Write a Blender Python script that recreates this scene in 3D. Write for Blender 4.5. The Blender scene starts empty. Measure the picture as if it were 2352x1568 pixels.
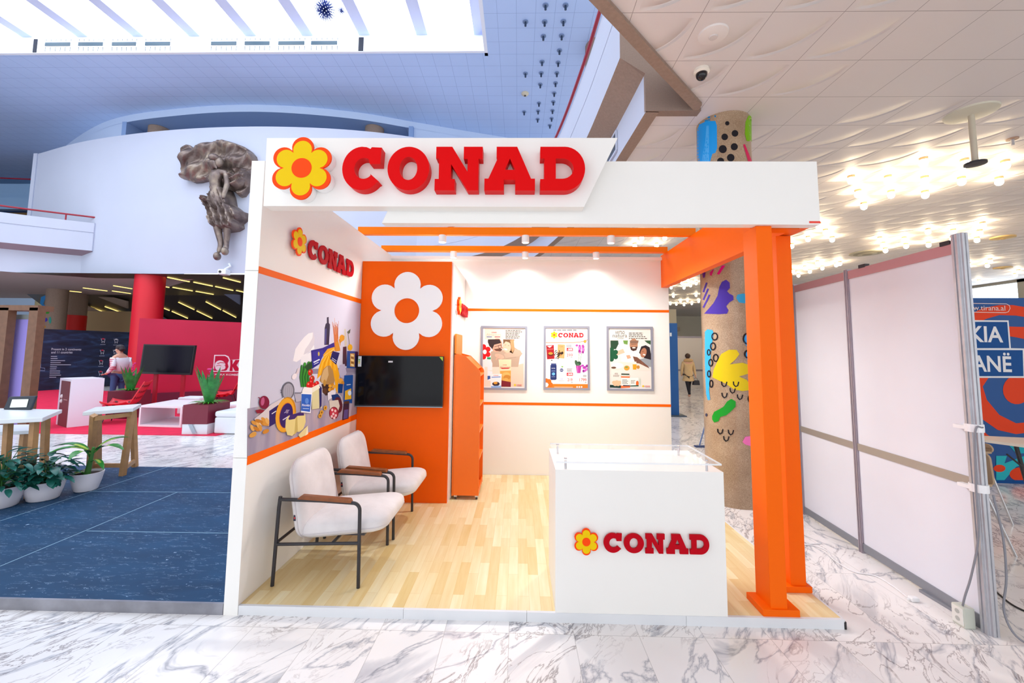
import bpy, bmesh, math, random
from mathutils import Vector, Matrix
random.seed(7)
SC = bpy.context.scene
COL = SC.collection
PI = math.pi

# ------------------------------------------------------------------ camera
F_PX, CX, CY = 955.757927, 1172.631157, 726.276452
YAW, PIT, ROL = -0.020963, 0.081898, 0.01029
CAM = Vector((1.916278, -2.833718, 1.740851))
_fw = Vector((math.sin(YAW)*math.cos(PIT), math.cos(YAW)*math.cos(PIT), math.sin(PIT)))
_r0 = Vector((math.cos(YAW), -math.sin(YAW), 0))
_u0 = _r0.cross(_fw)
RT = math.cos(ROL)*_r0 + math.sin(ROL)*_u0
UP = -math.sin(ROL)*_r0 + math.cos(ROL)*_u0
FW = _fw
cd = bpy.data.cameras.new('camera')
cam = bpy.data.objects.new('camera', cd)
COL.objects.link(cam)
m = Matrix((RT, UP, -FW)).transposed().to_4x4()
m.translation = CAM
cam.matrix_world = m
cd.sensor_fit = 'HORIZONTAL'
cd.sensor_width = 36
cd.lens = F_PX/2352*36
cd.shift_x = (1176-CX)/2352
cd.shift_y = (CY-784)/2352
cd.clip_start = .05
cd.clip_end = 200
SC.camera = cam

# ------------------------------------------------------------------ light and exposure
SC.view_settings.view_transform = 'Standard'
SC.view_settings.look = 'None'
SC.view_settings.gamma = 1
SC.view_settings.use_curve_mapping = False
SC.view_settings.exposure = 0.55
w = bpy.data.worlds.new('world')
SC.world = w
w.use_nodes = True
w.node_tree.nodes['Background'].inputs[0].default_value = (.91, .955, 1.0, 1)
w.node_tree.nodes['Background'].inputs[1].default_value = 1.25
SKY_COL, SKY_STR = (.80, .90, 1.0), 2.3
SPOT_W, BULB_STR = (66, 7), 55

# ------------------------------------------------------------------ pixel -> place (calibrated camera)
def ray(px, py):
    return FW + RT*((px-CX)/F_PX) - UP*((py-CY)/F_PX)
def at(px, py, ax, val):
    q = ray(px, py)
    t = (val-CAM[ax])/q[ax]
    return CAM + q*t
def aX(px, py, v): return at(px, py, 0, v)
def aY(px, py, v): return at(px, py, 1, v)
def aZ(px, py, v=0.0): return at(px, py, 2, v)

# ------------------------------------------------------------------ materials
def lin(c):
    if isinstance(c, str):
        c = c.lstrip('#'); c = c if len(c) == 6 else ''.join(x*2 for x in c); c = [int(c[i:i+2], 16)/255 for i in (0, 2, 4)]
    return tuple((x/12.92 if x <= .04045 else ((x+.055)/1.055)**2.4) for x in c)
MC = {}
def mat(c, rough=.5, metal=0, emit=0, noise=0, nscale=8, bump=0, bscale=40, trans=0, alpha=1, coat=0, key=None, sheen=0, spec=.5):
    k = key or (c if isinstance(c, str) else tuple(c), rough, metal, emit, noise, nscale, bump, bscale, trans, alpha, coat)
    if k in MC: return MC[k]
    mt = bpy.data.materials.new('m_%d' % len(MC)); mt.use_nodes = True
    nt = mt.node_tree; b = nt.nodes['Principled BSDF']
    col = lin(c)
    b.inputs['Base Color'].default_value = (*col, 1)
    b.inputs['Roughness'].default_value = rough
    b.inputs['Metallic'].default_value = metal
    b.inputs['Transmission Weight'].default_value = trans
    b.inputs['Coat Weight'].default_value = coat
    b.inputs['Specular IOR Level'].default_value = spec
    if sheen: b.inputs['Sheen Weight'].default_value = sheen
    if emit:
        b.inputs['Emission Color'].default_value = (*col, 1); b.inputs['Emission Strength'].default_value = emit
    b.inputs['Alpha'].default_value = alpha
    if noise or bump:
        tc = nt.nodes.new('ShaderNodeTexCoord')
    if noise:
        n = nt.nodes.new('ShaderNodeTexNoise'); n.inputs['Scale'].default_value = nscale; n.inputs['Detail'].default_value = 4
        nt.links.new(tc.outputs['Object'], n.inputs['Vector'])
        r = nt.nodes.new('ShaderNodeValToRGB')
        r.color_ramp.elements[0].position = .3; r.color_ramp.elements[1].position = .7
        r.color_ramp.elements[0].color = (*[max(0, x*(1-noise)) for x in col], 1)
        r.color_ramp.elements[1].color = (*[min(1, x*(1+noise*.5)) for x in col], 1)
        nt.links.new(n.outputs['Fac'], r.inputs[0]); nt.links.new(r.outputs[0], b.inputs['Base Color'])
    if bump:
        n = nt.nodes.new('ShaderNodeTexNoise'); n.inputs['Scale'].default_value = bscale; n.inputs['Detail'].default_value = 3
        nt.links.new(tc.outputs['Object'], n.inputs['Vector'])
        bp = nt.nodes.new('ShaderNodeBump'); bp.inputs['Strength'].default_value = bump; bp.inputs['Distance'].default_value = .01
        nt.links.new(n.outputs['Fac'], bp.inputs['Height']); nt.links.new(bp.outputs[0], b.inputs['Normal'])
    MC[k] = mt
    return mt

class NT:
    """tiny node-graph helper"""
    def __init__(s, name):
        s.m = bpy.data.materials.new(name); s.m.use_nodes = True
        s.t = s.m.node_tree; s.b = s.t.nodes['Principled BSDF']
    def n(s, typ, **kw):
        x = s.t.nodes.new(typ)
        for k, v in kw.items(): setattr(x, k, v)
        return x
    def l(s, a, b): s.t.links.new(a, b)
    def setin(s, inp, v):
        if hasattr(v, 'is_linked') or hasattr(v, 'links'): s.l(v, inp)
        else: inp.default_value = v
    def math(s, op, a, b=0.0, c=0.0, clamp=False):
        x = s.n('ShaderNodeMath', operation=op); x.use_clamp = clamp
        for i, v in enumerate((a, b, c)):
            if len(x.inputs) > i: s.setin(x.inputs[i], v)
        return x.outputs[0]
    def noise(s, vec, scale, detail=4, dist=0, rough=.5, typ='3D'):
        x = s.n('ShaderNodeTexNoise', noise_dimensions=typ)
        x.inputs['Scale'].default_value = scale; x.inputs['Detail'].default_value = detail
        x.inputs['Distortion'].default_value = dist; x.inputs['Roughness'].default_value = rough
        s.l(vec, x.inputs['Vector']); return x.outputs['Fac']
    def ramp(s, fac, *stops):
        x = s.n('ShaderNodeValToRGB'); e = x.color_ramp.elements
        while len(e) < len(stops): e.new(.5)
        for el, (p, c) in zip(e, stops):
            el.position = p; el.color = (*(lin(c) if isinstance(c, str) else c), 1)
        s.l(fac, x.inputs[0]); return x.outputs[0]
    def mix(s, fac, a, b, blend='MIX'):
        x = s.n('ShaderNodeMix', data_type='RGBA', blend_type=blend)
        s.setin(x.inputs[0], fac)
        for i, v in ((6, a), (7, b)):
            if isinstance(v, str): v = (*lin(v), 1)
            s.setin(x.inputs[i], v)
        return x.outputs[2]
    def obj(s): return s.n('ShaderNodeTexCoord').outputs['Object']
    def sep(s, v):
        x = s.n('ShaderNodeSeparateXYZ'); s.l(v, x.inputs[0]); return x.outputs
    def comb(s, x, y, z=0.0):
        c = s.n('ShaderNodeCombineXYZ')
        for i, v in enumerate((x, y, z)): s.setin(c.inputs[i], v)
        return c.outputs[0]
    def bump(s, h, strength=.5, dist=.01):
        x = s.n('ShaderNodeBump'); x.inputs['Strength'].default_value = strength; x.inputs['Distance'].default_value = dist
        s.l(h, x.inputs['Height']); s.l(x.outputs[0], s.b.inputs['Normal'])
    def out(s, col=None, rough=None):
        if col is not None: s.l(col, s.b.inputs['Base Color'])
        if rough is not None: s.setin(s.b.inputs['Roughness'], rough)
        return s.m

def grid_line(g, x, size, off, width):
    """1 on a joint line every `size`"""
    f = g.math('FRACT', g.math('DIVIDE', g.math('SUBTRACT', x, off), size))
    d = g.math('MINIMUM', f, g.math('SUBTRACT', 1.0, f))
    return g.math('LESS_THAN', d, width/size/2)

def m_marble():
    g = NT('marble'); v = g.obj(); X, Y, Z = g.sep(v)
    ix = g.math('FLOOR', g.math('DIVIDE', g.math('ADD', X, .13), .40))
    iy = g.math('FLOOR', g.math('DIVIDE', g.math('ADD', Y, .11), .80))
    wn = g.n('ShaderNodeTexWhiteNoise', noise_dimensions='2D'); g.l(g.comb(ix, iy), wn.inputs['Vector'])
    off = g.math('MULTIPLY', wn.outputs['Value'], 1.2)
    # stretched, slanted vein space
    a = .62
    u = g.math('ADD', g.math('MULTIPLY', X, math.cos(a)), g.math('MULTIPLY', Y, -math.sin(a)))
    t = g.math('ADD', g.math('MULTIPLY', X, math.sin(a)), g.math('MULTIPLY', Y, math.cos(a)))
    vv = g.comb(g.math('MULTIPLY', u, 1.5), g.math('MULTIPLY', t, .55), off)
    n1 = g.noise(vv, 1.5, 6, .9, .55)
    v1 = g.math('ABSOLUTE', g.math('SUBTRACT', n1, .5))
    n2 = g.noise(vv, 4.0, 6, 1.4, .6)
    v2 = g.math('ABSOLUTE', g.math('SUBTRACT', n2, .5))
    base = g.ramp(g.noise(v, .9, 3), (.3, '#f1ece9'), (.7, '#faf8f7'))
    c1 = g.ramp(v1, (0, '#b9bcc5'), (.007, '#dcdee2'), (.026, '#ffffff'))
    msk = g.ramp(g.noise(v, 1.1, 3), (.46, '#ffffff'), (.6, '#000000'))
    c2 = g.ramp(v2, (0, '#aaa5a6'), (.010, '#d6d2d2'), (.026, '#ffffff'))
    n3 = g.noise(vv, 1.2, 6, 1.2)
    c3 = g.ramp(n3, (.60, '#ffffff'), (.66, '#e0e2e6'), (.76, '#c6c9d0'))
    c = g.mix(1.0, base, c1, 'MULTIPLY')
    c2m = g.mix(msk, '#ffffff', c2)
    c = g.mix(1.0, c, c2m, 'MULTIPLY')
    c = g.mix(1.0, c, c3, 'MULTIPLY')
    j = g.math('MAXIMUM', grid_line(g, X, .40, -.13, .004), grid_line(g, Y, .80, -.11, .004))
    c = g.mix(g.math('MULTIPLY', j, .4), c, '#8a8580')
    return g.out(c, .16)

def m_parquet():
    g = NT('parquet'); v = g.obj(); X, Y, Z = g.sep(v)
    br = g.n('ShaderNodeTexBrick'); br.offset = .37; br.offset_frequency = 2
    g.l(g.comb(Y, X), br.inputs['Vector'])
    for k, val in (('Scale', 1), ('Mortar Size', .0009), ('Brick Width', .44), ('Row Height', .075), ('Bias', 0)):
        br.inputs[k].default_value = val
    br.inputs['Color1'].default_value = (*lin('#e8d096'), 1)
    br.inputs['Color2'].default_value = (*lin('#faf0cc'), 1)
    br.inputs['Mortar'].default_value = (*lin('#e2c485'), 1)
    gr = g.noise(g.comb(g.math('MULTIPLY', X, 30), g.math('MULTIPLY', Y, 2.5)), 1, 4)
    c = g.mix(1.0, br.outputs[0], g.ramp(gr, (.3, '#f8f0de'), (.7, '#ffffff')), 'MULTIPLY')
    return g.out(c, .33)

def m_tiles(name, size, ox, oy, col, linecol, wid=.006, emboss=False):
    g = NT(name); v = g.obj(); X, Y, Z = g.sep(v)
    j = g.math('MAXIMUM', grid_line(g, X, size, ox, wid), grid_line(g, Y, size, oy, wid))
    n = g.ramp(g.noise(v, .35, 3), (.3, col), (.7, tuple(min(1, x*1.06) for x in lin(col))))
    c = g.mix(g.math('MULTIPLY', j, .8), n, linecol)
    if emboss:
        fx = g.math('FRACT', g.math('DIVIDE', g.math('SUBTRACT', X, ox), size))
        fy = g.math('FRACT', g.math('DIVIDE', g.math('SUBTRACT', Y, oy), size))
        dx = g.math('SUBTRACT', fx, .08); dy = g.math('SUBTRACT', fy, .1)
        r = g.math('SQRT', g.math('ADD', g.math('MULTIPLY', dx, dx), g.math('MULTIPLY', dy, dy)))
        rise = g.math('POWER', g.math('DIVIDE', r, .82, clamp=True), 7.0)
        fall = g.math('SUBTRACT', 1.0, g.math('DIVIDE', g.math('SUBTRACT', r, .80), .07), clamp=True)
        win = g.math('MULTIPLY', g.math('MULTIPLY', dx, dy), 4.2, clamp=True)
        h = g.math('MULTIPLY', g.math('MULTIPLY', rise, fall), win)
        ix = g.math('FLOOR', g.math('DIVIDE', g.math('SUBTRACT', X, ox), size))
        iy = g.math('FLOOR', g.math('DIVIDE', g.math('SUBTRACT', Y, oy), size))
        # a few rows carry flat panels: right of the column, nearest the viewer
        a1 = g.math('MULTIPLY', g.math('GREATER_THAN', ix, 1), g.math('LESS_THAN', iy, 2))
        a2 = g.math('MULTIPLY', g.math('LESS_THAN', ix, 2.5), g.math('GREATER_THAN', iy, 1))
        a3 = g.math('MULTIPLY', a2, g.math('LESS_THAN', iy, 3))
        flat = g.math('MAXIMUM', a1, a3, clamp=True)
        h = g.math('MULTIPLY', h, g.math('SUBTRACT', 1.0, flat))
        g.bump(h, 1.0, -.045)
    return g.out(c, .55)

WHITE = mat('#f6f4f0', .38, noise=.012, nscale=1.2, key='white')
PWHITE = mat('#f3f1ee', .5, noise=.02, nscale=.8, key='pwhite')
ORANGE = mat('#ff6a00', .42, noise=.02, nscale=2, key='orange', spec=.15)
ORANGE2 = mat('#fb6200', .45, noise=.02, nscale=2, key='orange2', spec=.15)
RED = mat('#e00006', .4, key='red', spec=.12)
CRIM = mat('#bc0018', .5, key='crimson', spec=.1)
YEL = mat('#f0c800', .4, key='yellow', spec=.15)
FORANGE = mat('#ff4a06', .4, key='forange', spec=.15)
ALU = mat('#c2c3c9', .4, .45, noise=.08, nscale=14, key='alu')
STEEL = mat('#c8c8cc', .22, .95, key='steel')
BLACKM = mat('#2c2a2f', .45, key='blackm')
CONC = mat('#9b8577', .8, noise=.12, nscale=30, bump=.3, bscale=90, key='conc')
CONCD = mat('#8f7a6e', .85, noise=.08, nscale=60, bump=.3, bscale=120, key='concd')
PLASTER = mat('#c2c8da', .75, noise=.02, nscale=.7, key='plaster')
WOOD = mat('#8a4b1e', .42, noise=.22, nscale=20, key='wood')
OAK = mat('#b98b5c', .5, noise=.14, nscale=12, key='oak')

# ------------------------------------------------------------------ mesh building
def link(name, me, parent=None):
    o = bpy.data.objects.new(name, me); COL.objects.link(o)
    if parent is not None: o.parent = parent
    return o
def empty(name, loc=(0, 0, 0), rz=0):
    o = bpy.data.objects.new(name, None); COL.objects.link(o)
    o.location = loc; o.rotation_euler = (0, 0, rz); o.empty_display_size = .1
    return o
def tag(o, label=None, cat=None, group=None, kind=None):
    if label: o['label'] = label
    if cat: o['category'] = cat
    if group: o['group'] = group
    if kind: o['kind'] = kind
    return o
def thing(name, label, cat, loc=(0, 0, 0), rz=0, group=None):
    return tag(empty(name, loc, rz), label, cat, group)
def dup(root, loc=None, rz=None, label=None, group=None):
    r = root.copy(); COL.objects.link(r)
    if loc is not None: r.location = loc
    if rz is not None: r.rotation_euler = (0, 0, rz)
    if label: r['label'] = label
    if group: r['group'] = group
    for ch in list(root.children):
        c = ch.copy(); COL.objects.link(c); c.parent = r
        for g in list(ch.children):
            d = g.copy(); COL.objects.link(d); d.parent = c
    return r

class MB:
    def __init__(s): s.v = []; s.f = []; s.mi = []; s.cur = 0
    def add(s, vs, fs):
        b = len(s.v); s.v += [Vector(x) for x in vs]
        for f in fs: s.f.append([b+i for i in f]); s.mi.append(s.cur)
        return s
    def box(s, x0, x1, y0, y1, z0, z1):
        return s.add([(x, y, z) for x in (x0, x1) for y in (y0, y1) for z in (z0, z1)],
                     [(0, 1, 3, 2), (4, 6, 7, 5), (0, 4, 5, 1), (2, 3, 7, 6), (0, 2, 6, 4), (1, 5, 7, 3)])
    def bar(s, p0, p1, w, h, up=(0, 0, 1)):
        p0, p1, up = Vector(p0), Vector(p1), Vector(up)
        d = (p1-p0).normalized(); a = d.cross(up).normalized()*w/2; c = a.cross(d).normalized()*h/2
        vs = [p+i*a+j*c for p in (p0, p1) for i in (-1, 1) for j in (-1, 1)]
        return s.add(vs, [(0, 1, 3, 2), (4, 6, 7, 5), (0, 4, 5, 1), (2, 3, 7, 6), (0, 2, 6, 4), (1, 5, 7, 3)])
    def prism(s, pts, off):
        """closed polygon of 3D points extruded along off"""
        n = len(pts); off = Vector(off); pts = [Vector(p) for p in pts]
        s.add(pts+[p+off for p in pts], [tuple(range(n-1, -1, -1)), tuple(range(n, 2*n))] + [(i, (i+1) % n, n+(i+1) % n, n+i) for i in range(n)])
        return s
    def tube(s, pts, r, seg=10, closed=False, caps=True):
        pts = [Vector(p) for p in pts]; n = len(pts)
        rs = r if isinstance(r, (list, tuple)) else [r]*n
        prev = None; rings = []
        for i, p in enumerate(pts):
            d = (pts[min(i+1, n-1)]-pts[max(i-1, 0)])
            if closed: d = pts[(i+1) % n]-pts[i-1]
            d.normalize()
            if prev is None:
                a = d.cross(Vector((0, 0, 1)))
                if a.length < .1: a = d.cross(Vector((1, 0, 0)))
            else: a = prev - d*prev.dot(d)
            a.normalize(); prev = a; b = d.cross(a)
            rings.append([p+(a*math.cos(2*PI*k/seg)+b*math.sin(2*PI*k/seg))*rs[i] for k in range(seg)])
        vs = [q for ring in rings for q in ring]; fs = []
        for i in range(n-1 if not closed else n):
            for k in range(seg):
                j = (i+1) % n
                fs.append((i*seg+k, i*seg+(k+1) % seg, j*seg+(k+1) % seg, j*seg+k))
        if caps and not closed:
            fs.append(tuple(range(seg-1, -1, -1))); fs.append(tuple((n-1)*seg+k for k in range(seg)))
        return s.add(vs, fs)
    def cyl(s, x, y, z0, z1, r, seg=24, r1=None):
        return s.tube([(x, y, z0), (x, y, z1)], [r, r if r1 is None else r1], seg)
    def lathe(s, c, prof, seg=32, sx=1, sy=1):
        c = Vector(c); n = len(prof)
        vs = [c+Vector((r*math.cos(2*PI*k/seg)*sx, r*math.sin(2*PI*k/seg)*sy, z)) for r, z in prof for k in range(seg)]
        fs = [(i*seg+k, i*seg+(k+1) % seg, (i+1)*seg+(k+1) % seg, (i+1)*seg+k) for i in range(n-1) for k in range(seg)]
        fs.append(tuple(range(seg-1, -1, -1))); fs.append(tuple((n-1)*seg+k for k in range(seg)))
        return s.add(vs, fs)
    def ball(s, c, rx, ry=None, rz=None, seg=14, rg=9, rot=None):
        ry = rx if ry is None else ry; rz = rx if rz is None else rz; c = Vector(c)
        vs = []; 
        for i in range(rg+1):
            t = PI*i/rg
            for k in range(seg):
                q = Vector((rx*math.sin(t)*math.cos(2*PI*k/seg), ry*math.sin(t)*math.sin(2*PI*k/seg), rz*math.cos(t)))
                if rot: q = rot @ q
                vs.append(c+q)
        fs = [(i*seg+k, (i+1)*seg+k, (i+1)*seg+(k+1) % seg, i*seg+(k+1) % seg) for i in range(rg) for k in range(seg)]
        return s.add(vs, fs)
    def pillow(s, outline, axis_n, T, rings=7, p=2.6, ctr=None, flat=.0):
        """puffed slab: closed outline (3D, planar), half thickness T along axis_n both ways"""
        O = [Vector(q) for q in outline]; nrm = Vector(axis_n).normalized(); n = len(O)
        c = sum(O, Vector())/n if ctr is None else Vector(ctr)
        prof = []
        for i in range(rings+1):
            a = (PI/2)*i/rings
            prof.append((math.cos(a)**(2/p), math.sin(a)**(2/p)))
        layers = []
        for sgn in (-1, 1):
            seq = prof if sgn > 0 else prof[::-1]
            for (k, h) in seq:
                if sgn > 0 and h == prof[0][1]: continue
                kk = .0 if k < 1e-6 else k
                layers.append([c+(q-c)*max(kk, .02)+nrm*sgn*h*T for q in O])
        vs = [q for L in layers for q in L]; m_ = len(layers)
        fs = [(i*n+k, i*n+(k+1) % n, (i+1)*n+(k+1) % n, (i+1)*n+k) for i in range(m_-1) for k in range(n)]
        fs.append(tuple(range(n-1, -1, -1))); fs.append(tuple((m_-1)*n+k for k in range(n)))
        return s.add(vs, fs)
    def build(s, name, mats, parent=None, smooth=0, bevel=0, rec=True, sub=0):
        me = bpy.data.meshes.new(name)
        off = parent_loc(parent)
        me.from_pydata([v-off for v in s.v], [], s.f)
        if not isinstance(mats, (list, tuple)): mats = [mats]
        for mm in mats: me.materials.append(mm)
        if len(mats) > 1: me.polygons.foreach_set('material_index', s.mi)
        if rec:
            bm = bmesh.new(); bm.from_mesh(me); bmesh.ops.recalc_face_normals(bm, faces=bm.faces); bm.to_mesh(me); bm.free()
        if smooth:
            me.polygons.foreach_set('use_smooth', [True]*len(me.polygons))
            me.set_sharp_from_angle(angle=math.radians(smooth))
        me.update()
        o = link(name, me, parent)
        if bevel:
            md = o.modifiers.new('bevel', 'BEVEL'); md.width = bevel; md.segments = 2; md.limit_method = 'ANGLE'; md.angle_limit = math.radians(40)
        if sub:
            md = o.modifiers.new('sub', 'SUBSURF'); md.levels = sub; md.render_levels = sub
        return o
def parent_loc(p):
    v = Vector((0, 0, 0))
    while p is not None:
        v += p.location; p = p.parent
    return v

def circ(n, a0=0, a1=2*PI, rx=1, ry=1, cx=0, cy=0, end=False):
    k = n if not end else n-1
    return [(cx+rx*math.cos(a0+(a1-a0)*i/k), cy+ry*math.sin(a0+(a1-a0)*i/k)) for i in range(n)]
def rrect(x0, x1, y0, y1, r, n=6):
    o = []
    for cx, cy, a in ((x1-r, y1-r, 0), (x0+r, y1-r, PI/2), (x0+r, y0+r, PI), (x1-r, y0+r, 1.5*PI)):
        o += circ(n, a, a+PI/2, r, r, cx, cy, True)
    return o

def curve_mesh(loops, depth=0, bevel=0):
    """2D loops (outer + holes) -> filled, extruded mesh data in the xy plane, z 0..depth"""
    cu = bpy.data.curves.new('c', 'CURVE'); cu.dimensions = '2D'; cu.fill_mode = 'BOTH' if depth else 'FRONT'
    for L in loops:
        sp = cu.splines.new('POLY'); sp.points.add(len(L)-1)
        for p, q in zip(sp.points, L): p.co = (q[0], q[1], 0, 1)
        sp.use_cyclic_u = True
    if depth:
        cu.extrude = depth/2-bevel; cu.bevel_depth = bevel; cu.bevel_resolution = 1; cu.offset = -bevel
    o = bpy.data.objects.new('c', cu); COL.objects.link(o)
    dg = bpy.context.evaluated_depsgraph_get(); dg.update()
    me = bpy.data.meshes.new_from_object(o.evaluated_get(dg))
    bpy.data.objects.remove(o); bpy.data.curves.remove(cu)
    vs = [(v.co.x, v.co.y, v.co.z+depth/2) for v in me.vertices]; fs = [tuple(p.vertices) for p in me.polygons]
    bpy.data.meshes.remove(me)
    return vs, fs
TXC = {}
def text_mesh(txt, bold=0, sp=1.0):
    """flat glyph mesh normalised to the unit box; returns verts, faces, aspect"""
    k = (txt, bold, sp)
    if k in TXC: return TXC[k]
    cu = bpy.data.curves.new('t', 'FONT'); cu.body = txt; cu.resolution_u = 3; cu.offset = bold; cu.space_character = sp
    o = bpy.data.objects.new('t', cu); COL.objects.link(o)
    dg = bpy.context.evaluated_depsgraph_get(); dg.update()
    me = bpy.data.meshes.new_from_object(o.evaluated_get(dg))
    bpy.data.objects.remove(o); bpy.data.curves.remove(cu)
    xs = [v.co.x for v in me.vertices]; ys = [v.co.y for v in me.vertices]
    x0, x1, y0, y1 = min(xs), max(xs), min(ys), max(ys)
    vs = [((v.co.x-x0)/(x1-x0), (v.co.y-y0)/(y1-y0)) for v in me.vertices]; fs = [tuple(p.vertices) for p in me.polygons]
    bpy.data.meshes.remove(me)
    TXC[k] = (vs, fs, (x1-x0)/(y1-y0)); return TXC[k]

class Art:
    """printed or painted flat artwork laid on a real surface (plane, or round column), thin layers"""
    def __init__(s, fn, step=.0006, fine=0):
        s.fn = fn; s.k = 1; s.step = step; s.mb = MB(); s.cols = []; s.fine = fine; s.rough = .45
    def _c(s, col):
        key = col if not hasattr(col, 'name') else col
        if key not in s.cols: s.cols.append(key)
        s.mb.cur = s.cols.index(key)
    def _emit(s, vs, fs):
        h = s.k*s.step
        s.mb.add([s.fn(x, y, h) for x, y in vs], fs)
    def poly(s, pts, col, keep=False):
        s._c(col)
        if s.fine:
            bm = bmesh.new(); f = bm.faces.new([bm.verts.new((x, y, 0)) for x, y in pts])
            bmesh.ops.triangulate(bm, faces=[f])
            for _ in range(5):
                e = [e for e in bm.edges if e.calc_length() > s.fine]
                if not e: break
                bmesh.ops.subdivide_edges(bm, edges=e, cuts=1, use_grid_fill=False); bmesh.ops.triangulate(bm, faces=bm.faces)
            bm.verts.index_update()
            s._emit([(v.co.x, v.co.y) for v in bm.verts], [tuple(v.index for v in f.verts) for f in bm.faces]); bm.free()
        else: s._emit(pts, [tuple(range(len(pts)))])
        if not keep: s.k += 1
        return s
    def rect(s, x0, y0, x1, y1, col): return s.poly([(x0, y0), (x1, y0), (x1, y1), (x0, y1)], col)
    def ell(s, cx, cy, rx, ry, col, rot=0, n=22):
        c, d = math.cos(rot), math.sin(rot)
        return s.poly([(cx+x*c-y*d, cy+x*d+y*c) for x, y in circ(n, rx=rx, ry=ry)], col)
    def ring(s, cx, cy, r0, r1, col, ry=1, a0=0, a1=2*PI, n=24):
        s.line([(cx+(r0+r1)/2*math.cos(a0+(a1-a0)*i/n), cy+ry*(r0+r1)/2*math.sin(a0+(a1-a0)*i/n)) for i in range(n+1)], abs(r1-r0), col)
    def line(s, pts, w, col):
        s._c(col); L = []; Rr = []
        n = len(pts)
        for i, (x, y) in enumerate(pts):
            ax, ay = pts[max(i-1, 0)]; bx, by = pts[min(i+1, n-1)]
            if abs(pts[0][0]-pts[-1][0]) < 1e-6 and abs(pts[0][1]-pts[-1][1]) < 1e-6 and i in (0, n-1): ax, ay = pts[-2]; bx, by = pts[1]
            d = math.hypot(bx-ax, by-ay) or 1; nx, ny = -(by-ay)/d*w/2, (bx-ax)/d*w/2
            L.append((x+nx, y+ny)); Rr.append((x-nx, y-ny))
        s._emit(L+Rr, [(i, i+1, n+i+1, n+i) for i in range(n-1)]); s.k += 1
        return s
    def text(s, txt, quad, col, bold=0, sp=1.0):
        """quad: (x0,y0,x1,y1) upright box or four corners tl,tr,br,bl"""
        vs, fs, _ = text_mesh(txt, bold, sp); s._c(col)
        if len(quad) == 4 and not isinstance(quad[0], tuple):
            x0, y0, x1, y1 = quad; quad = ((x0, y0), (x1, y0), (x1, y1), (x0, y1))
        tl, tr, br, bl = quad
        def mp(u, v):
            return tuple((1-v)*((1-u)*bl[i]+u*br[i])+v*((1-u)*tl[i]+u*tr[i]) for i in (0, 1))
        s._emit([mp(u, v) for u, v in vs], fs); s.k += 1
        return s
    def lines_of_text(s, x0, y0, x1, rows, dy, h, col, rnd=.25, words=(3, 6)):
        """rows of tiny illegible print as short dashes"""
        for i in range(rows):
            x = x0; xe = x1-random.random()*rnd*(x1-x0)
            while x < xe:
                wd = (x1-x0)*random.uniform(.08, .2); e = min(x+wd, xe)
                s._c(col); y = y0+i*dy
                s._emit([(x, y), (e, y), (e, y+h), (x, y+h)], [(0, 1, 2, 3)])
                x = e+(x1-x0)*.03
        s.k += 1
        return s
    def build(s, name, parent):
        ms = [c if hasattr(c, 'name') else mat(c, s.rough, key=('art', c), spec=.2) for c in s.cols]
        o = s.mb.build(name, ms, parent, rec=False)
        return o

def spline(pts, n=8):
    pts = [Vector(p) for p in pts]; out = []
    P = [pts[0]*2-pts[1]]+pts+[pts[-1]*2-pts[-2]]
    for i in range(1, len(P)-2):
        for k in range(n):
            t = k/n
            out.append(.5*((2*P[i])+(P[i+1]-P[i-1])*t+(2*P[i-1]-5*P[i]+4*P[i+1]-P[i+2])*t*t+(3*P[i]-3*P[i+1]+P[i+2]-P[i-1])*t**3))
    out.append(pts[-1]); return out
def sweep_wall(mb, path, profile):
    """profile: (offset to the right of travel, z) list swept along a plan path (open surface)"""
    path = [Vector((p[0], p[1], 0)) for p in path]; n = len(path); m_ = len(profile); vs = []
    for i, p in enumerate(path):
        d = (path[min(i+1, n-1)]-path[max(i-1, 0)]).normalized(); r = Vector((d.y, -d.x, 0))
        for o, z in profile: vs.append(p+r*o+Vector((0, 0, z)))
    mb.add(vs, [(i*m_+k, i*m_+k+1, (i+1)*m_+k+1, (i+1)*m_+k) for i in range(n-1) for k in range(m_-1)])
    return mb
def struct(name, mb, mats, **kw):
    return tag(mb.build(name, mats, **kw), kind='structure')

# ================================================================== THE HALL (setting)
Z_LOW, Z_TOP = 4.65, 12.2
MARBLE = m_marble()
b = MB(); b.box(-34, 30, -9, 40, -.2, 0)
struct('floor', b, MARBLE)

# --- low tiled ceiling over the right half, with embossed crescents
TILE = m_tiles('ceiling_tiles', .6, 4.07, .546, '#dfd8d6', '#8d8280', .006, True)
GAL = spline([(3.107, 1.95), (3.07, 2.8), (3.0, 4), (2.8, 6), (2.45, 8), (1.9, 10), (.7, 12), (-1.2, 13.6), (-3, 14.2)], 5)
def gal_off(o):
    out = []
    for i, p in enumerate(GAL):
        d = (GAL[min(i+1, len(GAL)-1)]-GAL[max(i-1, 0)]).normalized()
        out.append((p.x+d.y*o, p.y-d.x*o))
    return out
edge = gal_off(.44)
poly = [(-3.2, -5.6), (2.65, .41), (4.026, 1.847), (4.05, 2.0), (3.55, 2.0)] + edge[1:] + [(-3, 34), (28, 34), (28, -8.5), (-3.2, -8.5)]
b = MB(); b.prism([(x, y, Z_LOW) for x, y in poly], (0, 0, .08))
struct('ceiling', b, TILE)
# edge beam along the diagonal of the slab
b = MB(); b.prism([(-3.2, -5.6, 4.615), (-3.3, -5.5, 4.615), (2.51, .42, 4.615), (3.97, 1.95, 4.615), (4.03, 1.95, 4.615), (4.026, 1.847, 4.615), (2.65, .41, 4.615)], (0, 0, .5))
struct('trim_1', b, CONC)
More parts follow.
